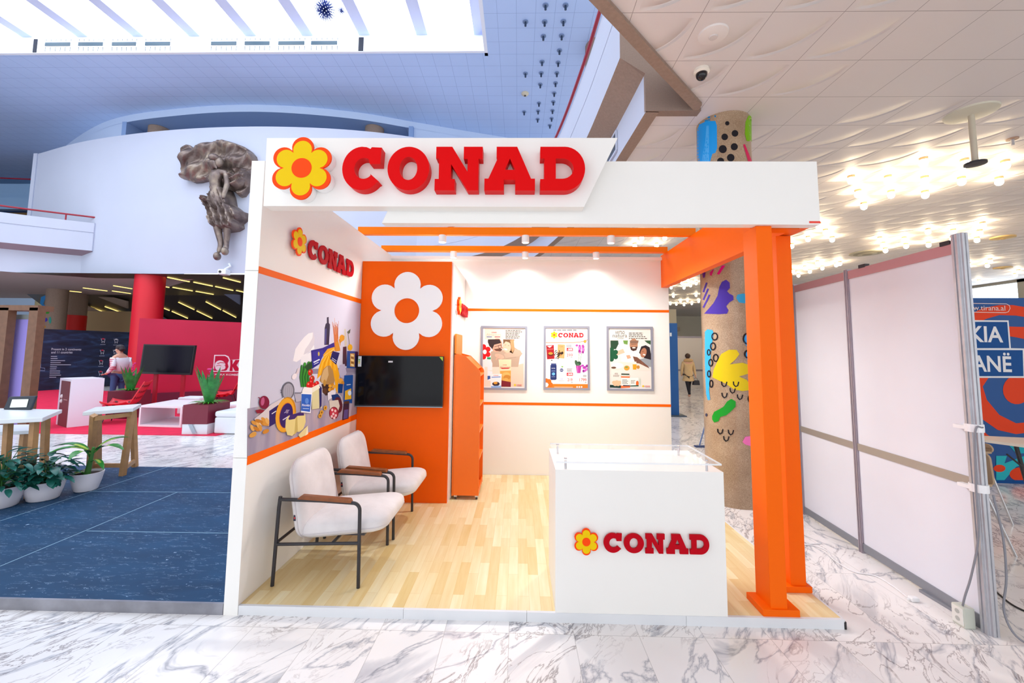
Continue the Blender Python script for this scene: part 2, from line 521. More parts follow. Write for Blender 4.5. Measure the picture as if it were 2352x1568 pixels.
# stepped end wall of the gallery beside the column
b = MB(); b.prism([(x, 1.95, z) for x, z in ((3.107, 5.28), (3.405, 5.08), (3.405, 4.61), (4.06, 4.61), (4.06, 7.2), (3.107, 7.2))], (0, .12, 0))
struct('trim_2', b, CONCD)
# curved gallery: parapet, soffits, clerestory face
GP = spline([(p.x, p.y, 0) for p in GAL], 2)
b = MB(); sweep_wall(b, GP, [(.02, 6.55), (0, 6.55), (0, 5.98), (.012, 5.975), (.012, 5.955), (0, 5.95), (0, 5.28)])
struct('wall_gallery', b, PLASTER, rec=False)
b = MB(); sweep_wall(b, GP, [(0, 5.28), (.30, 5.08)])
sweep_wall(b, GP, [(.30, 4.60), (.46, 4.60), (.46, 4.66)])
struct('trim_3', b, CONC, rec=False)
b = MB(); sweep_wall(b, GP, [(.30, 5.08), (.30, 4.60)])
struct('wall_clerestory', b, PLASTER, rec=False)
# clerestory window of the lower face
wm = mat('#3c5468', .15, key='glassdark')
wr = empty('window_1', (3.33, 3.6, 4.75)); tag(wr, kind='structure')
for k, (ya, yb) in enumerate(((3.15, 3.68), (3.72, 4.3))):
    i0 = .0
    def gx(y):
        for i in range(len(GP)-1):
            if GP[i].y <= y <= GP[i+1].y:
                t = (y-GP[i].y)/(GP[i+1].y-GP[i].y); return GP[i].x+t*(GP[i+1].x-GP[i].x)+.285
        return 3.3
    MB().prism([(gx(ya), ya, 4.72), (gx(yb), yb, 4.72), (gx(yb), yb, 5.02), (gx(ya), ya, 5.02)], (.03, 0, 0)).build('pane', wm, wr)
    fr = MB()
    P4 = [Vector((gx(ya), ya, 4.72)), Vector((gx(yb), yb, 4.72)), Vector((gx(yb), yb, 5.02)), Vector((gx(ya), ya, 5.02))]
    for i in range(4): fr.bar(P4[i], P4[(i+1) % 4], .03, .025, up=(1, 0, 0))
    fr.build('window_frame', PLASTER, wr)
# red handrail of the gallery parapet
b = MB(); b.tube([(p.x-.03, p.y, 6.62) for p in GP], .03, 8)
tag(b.build('handrail', mat('#a01830', .4, key='rail'), smooth=40), 'dark red handrail along the top of the curved gallery parapet', 'handrail')

# --- atrium roof with lantern
BLUE = m_tiles('atrium_tiles', .6, 1.145, 9.3, '#bcd3f8', '#8ba8d6', .012)
HX0, HX1, HY0, HY1 = -30, .61, 2.5, 10.93
b = MB()
b.box(HX1+.12, 14, -3, 24, Z_TOP, Z_TOP+.1); b.box(-34, HX1+.12, HY1+.1, 24, Z_TOP, Z_TOP+.1); b.box(-34, HX1, -3, HY0, Z_TOP, Z_TOP+.1)
struct('ceiling_atrium', b, BLUE)
LANT = mat('#f4f8ff', .6, key='lantern')
b = MB(); b.box(HX0, HX1, HY1, HY1+.1, Z_TOP, 12.74); struct('wall_lantern_far', b, LANT)
b = MB(); b.box(HX1, HX1+.12, HY0, HY1+.25, Z_TOP, 13.2); struct('wall_lantern_right', b, LANT)
b = MB(); b.box(HX0, HX1, HY1+.02, HY1+.3, 12.74, 12.8); b.box(HX0, HX1, HY1+.25, HY1+.35, 12.74, 13.15)
struct('trim_4', b, mat('#d5dbf5', .6, key='lav'))
glow = mat('#ffffff', .5, key='skyglass'); bs = glow.node_tree.nodes['Principled BSDF']
bs.inputs['Emission Color'].default_value = (*SKY_COL, 1); bs.inputs['Emission Strength'].default_value = SKY_STR
bars = [-1.67+2.08*k for k in range(-8, 2)]
prevx = -21.5
n_w = 2
for i, x in enumerate(bars):
    b = MB(); b.box(x-.2, x+.2, HY0, HY1+.3, 13.02, 13.2)
    struct('trim_%d' % (5+i), b, mat('#d3daf4', .6, key='barm'))
for i in range(len(bars)-1):
    b = MB(); b.box(bars[i]+.2, bars[i+1]-.2, HY0, HY1+.3, 13.12, 13.16)
    struct('window_%d' % n_w, b, glow); n_w += 1
# slotted vent panels on the far upstand of the lantern
vf = mat('#f8fbff', .6, key='ventf'); vd = mat('#3f5766', .5, key='ventd')
VX = ((107, 163), (183, 238), (260, 314), (336, 392), (487, 544), (564, 620), (641, 700), (716, 775))
for i, (x0, x1) in enumerate(VX):
    p0 = aY(x0, 97, HY1); p1 = aY(x1, 106, HY1)
    t = thing('ventilation_grille', 'slotted grille under the white roof lantern, ' + ('leftmost of eight', 'second from left', 'third from left', 'fourth from left, before the blank gap', 'fifth from left, after the gap', 'sixth from left', 'seventh from left', 'rightmost, beside the black slot')[i], 'vent', (p0.x, HY1-.03, 12.35), group='vent grilles under the roof lantern')
    MB().box(p0.x-.05, p1.x+.05, HY1-.03, HY1-.001, 12.40, 12.62).box(p0.x-.12, p1.x+.12, HY1-.015, HY1-.001, 12.24, 12.72).build('frame', vf, t)
    MB().box(p0.x, p1.x, HY1-.045, HY1-.03, 12.44, 12.57).build('slot', vd, t)
    g = MB()
    for k in range(6):
        xx = p0.x+(p1.x-p0.x)*k/5
        g.box(xx-.008, xx+.008, HY1-.018, HY1-.015, 12.25, 12.40); g.box(xx-.008, xx+.008, HY1-.018, HY1-.015, 12.63, 12.71)
    tag(g.build('louvre_slots', vd, t), kind='stuff')
for i, (x0, x1) in enumerate(((78, 86), (824, 835))):
    p0 = aY(x0, 100, HY1); p1 = aY(x1, 100, HY1)
    b = MB(); b.box(p0.x, p1.x, HY1-.02, HY1+.0, Z_TOP+.02, 12.72)
    struct('trim_%d' % (20+i), b, mat('#10192e', .6, key='blackslot'))

# --- small fittings on the atrium ceiling
fit = mat('#2b3d57', .5, key='fit')
def fitting(): 
    t = thing('ceiling_light', 'small dark hanging fitting on the blue tiled atrium ceiling', 'light fitting', group='small fittings on the atrium ceiling')
    MB().cyl(0, 0, -.03, 0, .09, 12).build('rose', mat('#7d93b8', .5, key='rose'), t)
    MB().cyl(0, 0, -.16, -.03, .035, 10).build('lamp', fit, t)
    return t
FT = [(1253, 11), (1299, 11), (1207, 49), (1251, 49), (1294, 48), (1248, 82), (1290, 81), (1285, 115), (1282, 143), (1245, 141), (1207, 168), (1243, 167), (1279, 167), (1241, 193), (1276, 190), (1273, 213), (1238, 236), (1271, 233), (1204, 256), (1236, 254), (1269, 253), (1235, 273), (1267, 271), (1263, 287), (1207, 49-24)]
f0 = fitting()
for i, (x, y) in enumerate(FT[:-1]):
    p = aZ(x, y, Z_TOP); o = f0 if i == 0 else dup(f0); o.location = (p.x, p.y, Z_TOP)
for (x, y, lb) in ((1206, 214, 'round cream smoke detector on the blue atrium ceiling'),):
    p = aZ(x, y, Z_TOP); t = thing('smoke_detector', lb, 'smoke detector', (p.x, p.y, Z_TOP))
    MB().lathe((p.x, p.y, Z_TOP), [(.15, 0), (.15, -.04), (.10, -.09), (.03, -.10)], 20).build('housing', mat('#d6cdb4', .5, key='cream'), t, smooth=40)
    MB().cyl(p.x, p.y, Z_TOP-.12, Z_TOP-.1, .04, 12).build('sensor', BLACKM, t)

# --- curved drum wall and upper wall with recess
DR = spline([(-20.6, 15.45), (-17, 14.25), (-12.8, 13.4), (-9, 13.1), (-5.5, 13.3), (-2.6, 13.95), (0.5, 15.2), (3, 16.6)], 6)
b = MB(); sweep_wall(b, DR, [(0, 4.65), (0, 10.66), (-.35, 10.66)])
b.box(-20.75, -20.58, 15.4, 22, 4.65, 10.66)
struct('wall_drum', b, PLASTER, rec=False, smooth=30)
UPW = spline([(-24, 19.2), (-22, 17.75), (-17.2, 15.3), (-13, 14.35), (-9.3, 14.1), (-5.7, 14.6), (-3.08, 15.45), (-.9, 16.2), (1.8, 17.1), (5, 18.4), (9, 19.8)], 8)
xl, xr = -16.1, -3.1
b = MB()
path = UPW
seg = lambda a, c: [p for p in path if a <= p.x <= c]
upm = mat('#c9daf4', .75, key='upperwall')
sweep_wall(b, path, [(0, 11.88), (0, 12.2)])
sweep_wall(b, [p for p in path if p.x <= xl+.2], [(0, 10.0), (0, 11.9)])
sweep_wall(b, [p for p in path if p.x >= xr-.2], [(0, 10.0), (0, 11.9)])
struct('wall_upper', b, upm, rec=False, smooth=30)
b = MB(); q = [p for p in path if xl <= p.x <= xr]
sweep_wall(b, [Vector((p.x, p.y+2.0, 0)) for p in q], [(0, 10.0), (0, 11.9)])
b.add([(p.x, p.y, 11.89) for p in q]+[(p.x, p.y+2.0, 11.89) for p in q], [(i, i+1, len(q)+i+1, len(q)+i) for i in range(len(q)-1)])
b.box(xl-.05, xl+.15, q[0].y-.05, q[0].y+2.0, 10, 11.9); b.box(xr-.1, xr+.1, q[-1].y-.05, q[-1].y+2.0, 10, 11.9)
struct('wall_recess', b, mat('#8fabd8', .8, key='recess'), rec=False)  # recess shade put into the colour, darker than the upper wall around it
for i, (px, lb) in enumerate(((363, 'round stone column in the high wall recess, left one above the relief'), (859, 'round stone column in the high wall recess, right one above the booth'))):
    p = aY(px, 290, 15.4)
    b = MB(); b.cyl(p.x, 15.5, 10.0, 11.88, .42, 28)
    tag(b.build('column', CONC, smooth=40), lb, 'column')
p = aZ(1353, 92, Z_TOP)
b = MB(); b.cyl(p.x+.42, p.y+.3, 6.0, Z_TOP, .5, 24)
tag(b.build('column', CONC, smooth=40), 'round brown column standing behind the curved gallery parapet', 'column')

# --- left side: balconies, slatted ceiling, soffits
SLAT = None
def m_slat():
    g = NT('slats'); X, Y, Z = g.sep(g.obj())
    j = grid_line(g, X, .2, 0, .05)
    c = g.mix(j, '#4c4346', '#241f26'); return g.out(c, .35)
SLAT = m_slat()
b = MB(); b.add([(-19, 13.2, Z_LOW), (6, 13.6, Z_LOW), (6, 20, Z_LOW), (-22, 20, Z_LOW)], [(0, 1, 2, 3)])
b.add([(-26, 20, Z_LOW), (6, 20, Z_LOW), (6, 36, .33), (-36, 36, .33)], [(0, 1, 2, 3)])
struct('ceiling_slatted', b, SLAT, rec=False)
slit = mat('#ffdf80', .5, emit=1.3, key='slit')
def strip(p0, p1):
    t = MB(); t.bar(p0, p1, .045, .03)
    o = t.build('light_strip', slit)
    return tag(o, 'slim warm light strip set in the dark slatted ceiling on the left', 'light strip', 'light strips of the slatted ceiling')
ST = [((385, 637), (435, 647)), ((445, 648), (488, 657)), ((495, 658), (535, 667)), ((513, 638), (552, 648)), ((261, 656), (303, 663)), ((191, 661), (246, 668)), ((359, 654), (388, 660)), ((397, 660), (442, 668)), ((450, 669), (490, 676)), ((358, 669), (372, 672)), ((382, 673), (426, 680)), ((127, 665), (187, 671)), ((196, 672), (252, 679)), ((258, 668), (300, 674)), ((543, 667), (560, 671))]
for a_, c_ in ST:
    p0 = aZ(*a_, Z_LOW-.02); p1 = aZ(*c_, Z_LOW-.02)
    if p1.y < 19.9: strip(p0, p1)
def slope_pt(px, py):
    q = ray(px, py)  # plane z = 4.65 - .27*(y-20)
    t = (4.62-.27*(CAM.y-20)-CAM.z)/(q.z+.27*q.y); return CAM+q*t
for a_, c_ in (((208, 706), (250, 720)), ((241, 704), (283, 719)), ((257, 723), (297, 738)), ((354, 699), (389, 713)), ((410, 694), (446, 711)), ((395, 715), (431, 731)), ((452, 714), (487, 731)), ((473, 693), (507, 711)), ((512, 713), (542, 729))):
    strip(slope_pt(*a_), slope_pt(*c_))
# pale stringers crossing the slatted soffit
strm = mat('#b9a79a', .7, key='stringer')
for i, pts in enumerate((((160, 700), (205, 699), (300, 742), (300, 756), (165, 722)), ((355, 712), (400, 738), (355, 738)), ((235, 681), (270, 682), (300, 690), (300, 707)), ((517, 672), (556, 676), (556, 698)))):
    P_ = [slope_pt(*p)+Vector((0, -.25, -.05)) for p in pts]
    b = MB(); b.prism(P_, (0, .12, 0)); struct('trim_%d' % (30+i), b, strm if i in (0, 2) else mat('#8d99b8', .7, key='stringb'))
b = MB(); b.box(-34, 8, 36.0, 36.2, 0, 1); struct('wall_far', b, mat('#4d443c', .7, key='farwall'))
b = MB(); b.box(-33.8, -33.6, -9, 40, 0, 13); struct('wall_left', b, mat('#7d8fa8', .7, key='leftw'))
# lit flat ceiling at far left with its lower fascia
BAL = spline([(-25, 7.6), (-21, 10.5), (-18.2, 12.6), (-16.0, 13.95)], 5)
b = MB(); sweep_wall(b, BAL, [(-.02, 6.9), (0, 6.9), (0, 6.50), (-.03, 6.49), (-.03, 6.46), (0, 6.45), (0, 5.72)])
e = BAL[-1]
b.add([(e.x, e.y, 6.9), (e.x, e.y, 5.72), (e.x-.05, e.y+2.2, 5.72), (e.x-.05, e.y+2.2, 6.9)], [(0, 1, 2, 3)])
struct('wall_balcony', b, PLASTER, rec=False)
b = MB(); sweep_wall(b, BAL, [(0, 5.72), (-.5, 5.55)]); struct('trim_40', b, mat('#a08a96', .8, key='mauve'), rec=False)
b = MB(); sweep_wall(b, BAL, [(-.5, 5.56), (-.5, 4.65), (-.7, 4.65)])
struct('wall_balcony_lower', b, PLASTER, rec=False)
b = MB(); b.add([(-34, 2, 4.645), (-25.3, 8.1, 4.645), (-21.3, 10.95, 4.645), (-18.5, 13.05, 4.645), (-16.2, 14.4, 4.645), (-12, 14.5, 4.645), (-22, 22, 4.645), (-34, 22, 4.645)], [tuple(range(8))])
struct('ceiling_left', b, mat('#b6a2a0', .7, key='ceill'), rec=False)
rail = mat('#a01830', .4, key='rail')
t = thing('balcony_railing', 'thin red metal railing on the near white balcony at the left edge', 'railing', (-20, 12.4, 6.9))
b = MB(); b.tube([(p.x, p.y+.15, 7.18) for p in BAL], .035, 8).build('top_rail', rail, t, smooth=40)
for p in (BAL[4], BAL[9], BAL[13]):
    b = MB(); b.tube([(p.x, p.y+.15, 6.9), (p.x, p.y+.15, 7.18)], .025, 8).build('post', rail, t)
# upper far balcony
b = MB(); b.box(-34, -21.6, 19.2, 19.4, 9.5, 10.75); b.box(-34, -21.6, 18.9, 19.2, 9.2, 9.85); struct('wall_balcony_upper', b, mat('#88a9c9', .7, key='bal2'))
b = MB(); b.box(-34, -21, 19.5, 19.7, 8.85, 9.2); struct('trim_41', b, mat('#8a6a3c', .7, key='beigebeam'))
b = MB(); b.box(-34, -20.6, 21, 21.2, 4.7, 9.5); struct('wall_dark', b, mat('#2b2430', .8, key='darkop'))
b = MB(); b.box(-34, -20.6, 22, 22.2, 9.5, 12.2); struct('wall_back_upper', b, mat('#5c7ea6', .8, key='teal'))
t = thing('balcony_railing', 'red railing on the distant upper balcony at the far left', 'railing', (-27, 19.2, 10.75))
MB().tube([(-34, 19.25, 11.1), (-28, 19.25, 11.13), (-21.7, 19.25, 10.88)], .04, 8).build('top_rail', rail, t, smooth=40)
MB().tube([(-27.5, 19.25, 10.7), (-27.5, 19.25, 11.12)], .03, 8).build('post', rail, t)

# --- right / far end of the tiled hall
b = MB(); b.box(3.4, 12.6, 25.6, 25.8, 3.4, Z_LOW); struct('wall_back', b, mat('#e6d9bd', .7, key='backbeige'))
b = MB(); b.box(3.4, 12.6, 25.0, 25.6, 3.15, 3.4); struct('trim_42', b, mat('#8c7c70', .8, key='shadeband'))  # grey-brown strip standing in for the shadow band under the beige wall
b = MB(); b.box(-6, 28, 31, 31.2, 0, Z_LOW); struct('wall_back_far', b, mat('#cfc8b6', .7, key='backfar'))
b = MB(); b.box(27.6, 27.8, -8, 34, 0, Z_LOW); struct('wall_right', b, mat('#c9bda8', .7, key='rightw'))
# daylight clerestory windows high on the right wall
wg = mat('#dff0ff', .4, emit=3, key='daywin')
b = MB(); b.box(21.0, 21.2, -8, 31, 0, 3.55); struct('wall_right_low', b, mat('#bdb3a6', .7, key='rightb'))
wy = [4 + 2.3*k for k in range(10)]
for i in range(9):
    b = MB(); b.box(21.04, 21.08, wy[i]+.12, wy[i+1]-.12, 3.62, Z_LOW-.1); struct('window_%d' % (20+i), b, wg)
b = MB()
for y in wy: b.box(20.95, 21.15, y-.12, y+.12, 3.5, Z_LOW)
b.box(20.95, 21.15, 3.8, 25, Z_LOW-.11, Z_LOW); b.box(20.95, 21.15, 3.8, 25, 3.5, 3.63)
struct('trim_43', b, mat('#8e8a80', .6, key='winfr'))

# ================================================================== THE BOOTH
PZ = .058
t = thing('booth_platform', 'low booth platform of pale wood parquet with white front edging on marble', 'platform', (2, 1.5, 0))
MB().box(.096, 3.988, .012, 2.974, 0.0, PZ-.006).build('base', WHITE, t)
MB().box(.095, 4.0, .02, 2.976, PZ-.004, PZ).build('parquet_deck', m_parquet(), t)
for x0, x1 in ((.095, 1.18), (1.182, 1.98), (1.982, 3.0), (3.002, 4.0)):
    MB().box(x0, x1, 0, .02, 0, PZ+.001).build('front_edging', mat('#e4e6ea', .45, key='edging'), t)
MB().box(3.99, 4.004, .02, 2.975, 0, PZ+.001).build('side_edging', mat('#e4e6ea', .45, key='edging'), t)
MB().box(3.995, 4.01, 0.0, .02, 0, .045).build('corner_clip', BLACKM, t)

# --- left side panel with printed mural
SX = .094
t = thing('booth_partition', 'tall white left booth panel with orange stripes and a printed food mural', 'booth wall', (.047, 1.5, 0))
b = MB(); b.box(0, SX, -.004, 3.06, 0, 1.0).box(0, SX, -.004, 3.06, 1.003, 2.277).box(0, SX, -.004, 3.06, 2.28, 3.07)
b.build('panel', WHITE, t)
zs = [aX(594, 612, SX).z, aX(594, 627, SX).z, aX(567, 1048, SX).z, aX(567, 1067, SX).z]
z1t, z1b, z2t, z2b = 2.31, zs[1], zs[2], .955
MB().box(SX, SX+.003, 0, 1.89, z1b, z1t).build('stripe', ORANGE, t)
MB().box(SX, SX+.003, 0, 1.89, z2b, z2t).build('stripe', ORANGE, t)
# mural print, drawn on the panel plane
A = Art(lambda x, y, h: (lambda p: Vector((SX+.001+h, p.y, p.z)))(aX(x, y, SX+.001)), .00004)
A.rough = .4
def muralpt(y, z):   # panel metres -> photo coordinates of the calibrated camera
    v = Vector((SX, y, z))-CAM; d = v.dot(FW)
    return (CX+F_PX*v.dot(RT)/d, CY-F_PX*v.dot(UP)/d)
def mq(y0, y1, za, zb, col): return A.poly([muralpt(y0, za), muralpt(y1, za), muralpt(y1, zb), muralpt(y0, zb)], col)
gm = NT('mural_backdrop'); X_, Y_, Z_ = gm.sep(gm.obj())
gmix = gm.ramp(gm.math('MULTIPLY', Y_, .5), (0, '#cfcfe2'), (.45, '#b3b4d2'), (.78, '#9690b6'), (.95, '#7c7194'))
MURBG = gm.out(gmix, .4)
mq(0, 1.89, z2t, z1b, MURBG)
tab = NT('mural_table'); X_, Y_, Z_ = tab.sep(tab.obj())
MTAB = tab.out(tab.ramp(tab.noise(tab.comb(tab.math('MULTIPLY', Y_, 9), tab.math('MULTIPLY', Z_, 1.5)), 1, 2), (.3, '#8f8ba6'), (.55, '#a9a4b8'), (.75, '#c7b3b0')), .35)
A.poly([(568, 938), (640, 925), (740, 905), (822, 892), (820, 962), (567, 1050)], MTAB)
def zo(x, y): return (550+x/4.355, 700+y/4.355)      # detail-sheet coordinates
def zp(pts, col): return A.poly([zo(*p) for p in pts], col)
def ze(cx, cy, rx, ry, col, rot=0): 
    c = zo(cx, cy); return A.ell(c[0], c[1], rx/4.355, ry/4.355, col, rot)
def zl(pts, w_, col): return A.line([zo(*p) for p in pts], w_/4.355, col)
# shelf behind
zp([(720, 650), (1195, 650), (1190, 700), (1170, 980), (1000, 1000), (1000, 690), (720, 690)], '#9b93ab')
zp([(720, 640), (1195, 625), (1195, 672), (720, 690)], '#8b839c')
zp([(1130, 690), (1170, 690), (1160, 1100), (1100, 1120)], '#b9b2c4')
# chef hat
zp([(535, 560), (560, 440), (600, 380), (650, 320), (690, 285), (735, 275), (752, 330), (745, 400), (750, 440), (700, 470), (660, 500), (610, 545), (570, 570)], '#f3f0f4')
zp([(700, 470), (745, 400), (752, 330), (735, 275), (730, 330), (690, 400), (660, 440), (640, 500)], '#d9d5df')
zp([(615, 520), (720, 470), (722, 560), (650, 590), (612, 610)], '#eeecf2')
# oil bottle
zp([(848, 400), (852, 230), (862, 190), (874, 180), (874, 125), (892, 120), (894, 180), (905, 195), (905, 230), (895, 400)], '#2a2440')
zp([(856, 240), (872, 235), (868, 390), (852, 395)], '#4b4a86')
# spaghetti bundles
for i in range(9): zl([(930+i*7, 170+(i*37) % 60), (945+i*5, 300), (955+i*5, 460)], 5, ('#c9713f', '#b5562f', '#d98a4e')[i % 3])
zl([(950, 130), (960, 300)], 3, '#d9a08a'); zl([(990, 160), (985, 300)], 3, '#c98a7a')
zp([(955, 380), (1010, 330), (1020, 300), (1050, 310), (1040, 350), (1010, 380), (1005, 460), (960, 465)], '#cf8a2e')
ze(1025, 330, 26, 32, '#d9982e')
zp([(1048, 240), (1062, 240), (1075, 380), (1068, 420), (1050, 410)], '#cfc9b8')
zp([(1035, 420), (1070, 415), (1072, 610), (1030, 620)], '#4b2f3f')
zp([(1075, 270), (1110, 240), (1105, 280), (1085, 292)], '#5b6a58'); zl([(1085, 290), (1100, 400)], 5, '#6f7a58')
# flour bag, pasta packs (dark blue)
zp([(715, 455), (830, 430), (945, 375), (955, 440), (860, 470), (835, 500), (800, 590), (725, 640)], '#2d2a86')
zp([(730, 470), (830, 450), (850, 480), (800, 580), (735, 600)], '#37359a')
zl([(740, 575), (800, 545)], 12, '#e9e9f4'); zl([(745, 595), (790, 572)], 6, '#e9e9f4'); ze(792, 490, 9, 22, '#c9b25a')
zp([(835, 500), (880, 440), (950, 420), (955, 450), (900, 500), (850, 540)], '#e0a12a')
zl([(845, 510), (945, 440)], 6, '#f3d488'); zl([(850, 525), (930, 468)], 5, '#b97d18')
# yellow pasta cascade, prosciutto
zp([(775, 740), (790, 640), (815, 560), (850, 510), (900, 470), (945, 520), (975, 600), (1000, 700), (985, 800), (978, 890), (962, 850), (950, 740), (930, 660), (860, 640), (815, 700)], '#e8a51e')
for i in range(7): zl([(800+i*26, 690-i*6), (830+i*20, 580), (880+i*8, 500)], 5, ('#f6c850', '#c8800e')[i % 2])
zp([(800, 760), (830, 650), (870, 610), (905, 605), (935, 660), (950, 760), (935, 820), (880, 800), (840, 790)], '#a9824e')
zp([(840, 650), (880, 610), (890, 700), (860, 780), (820, 780), (815, 730)], '#c9a878')
zp([(820, 790), (930, 800), (900, 900), (860, 905), (835, 870)], '#3f2a28'); ze(850, 780, 14, 34, '#b98a3e'); ze(850, 860, 22, 30, '#5b3b2c')
# tag
zp([(905, 540), (930, 460), (1000, 480), (965, 600)], '#1f2460'); zl([(920, 545), (960, 575)], 5, '#e9e9f4'); zl([(925, 530), (968, 560)], 4, '#e9e9f4')
zl([(985, 340), (1015, 470), (1035, 640)], 5, '#dcd8e4')
zp([(1000, 600), (1050, 590), (1070, 680), (1040, 740), (1005, 720), (990, 660)], '#b7b2cc')
# packs on the right
zp([(1075, 460), (1180, 465), (1180, 600), (1150, 635), (1070, 630)], '#29509a'); ze(1105, 425, 24, 32, '#e8b42a')
zp([(1105, 485), (1150, 485), (1150, 620), (1105, 615)], '#cfa24e'); zp([(1155, 470), (1185, 470), (1182, 630), (1152, 630)], '#2b1c50')
for i in range(5): ze(1128, 505+i*24, 17, 9, ('#f0d9a0', '#8a5a2a')[i % 2], .4)
zp([(1045, 705), (1135, 700), (1125, 985), (1040, 970)], '#1e4f9e'); zl([(1070, 800), (1110, 795)], 8, '#cfd9ee')
zp([(1055, 860), (1115, 835), (1118, 940), (1050, 950)], '#e3b22c'); ze(1100, 880, 18, 26, '#d9e4f2')
# salami / garland
ze(1010, 760, 24, 28, '#e0a040'); ze(1030, 780, 16, 20, '#c98a2c'); zp([(985, 790), (1035, 790), (1025, 880), (985, 880)], '#173c7e')
for i, (x, y) in enumerate(((905, 810), (930, 800), (900, 845), (925, 840), (945, 815))): ze(x, y, 19, 15, ('#e2a63a', '#c98524')[i % 2], i)
zp([(880, 880), (930, 850), (960, 870), (950, 920), (900, 940), (882, 960)], '#e4e0ea')
zp([(915, 900), (985, 890), (1015, 950), (1005, 1040), (985, 1100), (940, 1000)], '#1d3a76')
ze(985, 1000, 42, 80, '#5d2733', -.1); zp([(895, 960), (985, 950), (1000, 1010), (985, 1060), (900, 1050)], '#d8cfc4')
ze(942, 1080, 47, 62, '#8d2b3c'); ze(940, 1082, 38, 54, '#c1344a')
for x, y in ((925, 1050), (955, 1060), (935, 1090), (960, 1105), (920, 1115), (945, 1130)): ze(x, y, 11, 14, '#eecdd0')
zl([(985, 890), (1015, 920), (1030, 990)], 9, '#c9c4cc')
zp([(1040, 985), (1095, 975), (1088, 1135), (1025, 1155)], '#33203a'); zp([(1045, 1050), (1085, 1042), (1080, 1130), (1035, 1142)], '#52508e'); zp([(1045, 965), (1095, 958), (1095, 985), (1042, 992)], '#5b3a2a')
# garlic, asparagus, tomatoes
zp([(575, 640), (600, 625), (590, 680), (560, 700)], '#dccdd0'); ze(545, 715, 22, 32, '#efe6ea', .5); zl([(560, 690), (600, 630)], 8, '#e2d3d8')
for i in range(10):
    zl([(620+i*11, 600+(i*23) % 40), (605+i*9, 720), (620+i*8, 820)], 15, ('#2f7a2c', '#3f9636', '#24602a')[i % 3])
ze(650, 600, 14, 26, '#3f9636'); ze(690, 590, 16, 26, '#3a8a34'); zp([(640, 620), (720, 560), (725, 620), (700, 680)], '#2a4a2a')
for x, y, r in ((705, 675, 24), (722, 740, 25), (690, 800, 26), (740, 815, 26), (770, 790, 22), (715, 775, 20)):
    ze(x, y, r, r*1.35, '#cf1c1c', .2); ze(x-6, y-9, r*.3, r*.35, '#ff8a78')
zl([(700, 640), (725, 720), (745, 780)], 5, '#3f7a2c')
# sieve
ze(480, 860, 64, 92, '#63636f', .12); ze(480, 862, 52, 78, '#a9a7b4', .12)
for i in range(5): zl([(440+i*20, 800), (430+i*20, 925)], 2.5, '#85838f')
zl([(545, 880), (625, 880)], 9, '#6f6e7c'); zl([(545, 905), (610, 915)], 7, '#8d8c98'); zl([(400, 850), (425, 860), (405, 880)], 7, '#6f6e7c')
zp([(545, 890), (610, 890), (610, 960), (560, 970)], '#b4b0bf')
# ricotta tub and cheese block
zp([(720, 870), (800, 820), (818, 1030), (720, 1045)], '#d8d0a0'); zp([(790, 800), (818, 830), (815, 1010), (795, 1040)], '#2c2c66'); zp([(690, 840), (790, 790), (800, 830), (720, 880)], '#eee9d6')
zp([(620, 860), (640, 820), (720, 830), (722, 900), (620, 895)], '#f1efee')
zp([(612, 880), (722, 885), (706, 1082), (608, 1072)], '#f4f4f6'); zp([(614, 890), (714, 895), (700, 1070), (609, 1058)], '#2c62c0')
ze(668, 960, 18, 30, '#5b8ad8'); A.text('Ricotta', (zo(622, 990), zo(700, 990), zo(695, 1014), zo(620, 1012)), '#eef3fb', .01)
zl([(626, 1035), (690, 1038)], 5, '#cfe0f6')
# red onion
ze(240, 975, 52, 66, '#7d1238'); ze(225, 965, 18, 42, '#c05a86', .15); zl([(215, 940), (180, 925)], 10, '#8a2a48'); zp([(150, 1055), (200, 1042), (270, 1060), (245, 1078), (170, 1085)], '#8d1a34')
# bread sticks bag
zp([(140, 1140), (230, 1070), (300, 1000), (440, 920), (430, 1010), (350, 1040), (300, 1100), (290, 1210), (170, 1200)], '#d9cfd2')
zp([(290, 1060), (380, 1000), (400, 1010), (360, 1180), (290, 1220)], '#241f66'); zl([(315, 1090), (360, 1060)], 8, '#e9e9f4')
for i, (x, y, r) in enumerate(((140, 1180, .5), (180, 1200, 1.3), (220, 1180, .9), (255, 1190, .3), (120, 1230, 1.1), (160, 1240, .6), (200, 1230, 1.4), (130, 1290, -.5), (255, 1265, -.4), (235, 1150, .8), (270, 1160, 1.2), (180, 1160, .2))):
    ze(x, y, 34, 18, ('#d8963e', '#e8b060', '#c47d2a')[i % 3], r)
ze(125, 1300, 40, 22, '#dba04a', -.4); ze(255, 1265, 36, 20, '#d08a34', -.45)
# cheese wheel, caciotta, wedge
ze(455, 1098, 100, 180, '#c9851c', .18); ze(448, 1100, 92, 172, '#eaa62e', .18); ze(458, 1105, 68, 130, '#d06a2a', .18); ze(460, 1106, 64, 125, '#2d2368', .18)
zl([(440, 1080), (490, 1050)], 6, '#b7b0e0'); zl([(425, 1150), (490, 1110)], 9, '#d8d4f0'); ze(468, 1065, 14, 20, '#8a7f9c')
zp([(450, 1230), (455, 1150), (480, 1110), (560, 1080), (620, 1075), (650, 1100), (655, 1170), (630, 1240), (590, 1270), (560, 1265), (520, 1310), (470, 1300)], '#e5d48c')
zp([(555, 1120), (570, 1100), (575, 1260), (540, 1300)], '#c9b468'); zp([(480, 1140), (500, 1100), (590, 1075), (635, 1080), (640, 1105), (570, 1110), (545, 1140), (490, 1150)], '#3a2c70')
zp([(580, 1300), (610, 1270), (675, 1205), (680, 1290), (600, 1330)], '#e8d79a'); zp([(675, 1205), (680, 1290), (650, 1308)], '#f4ecc8')
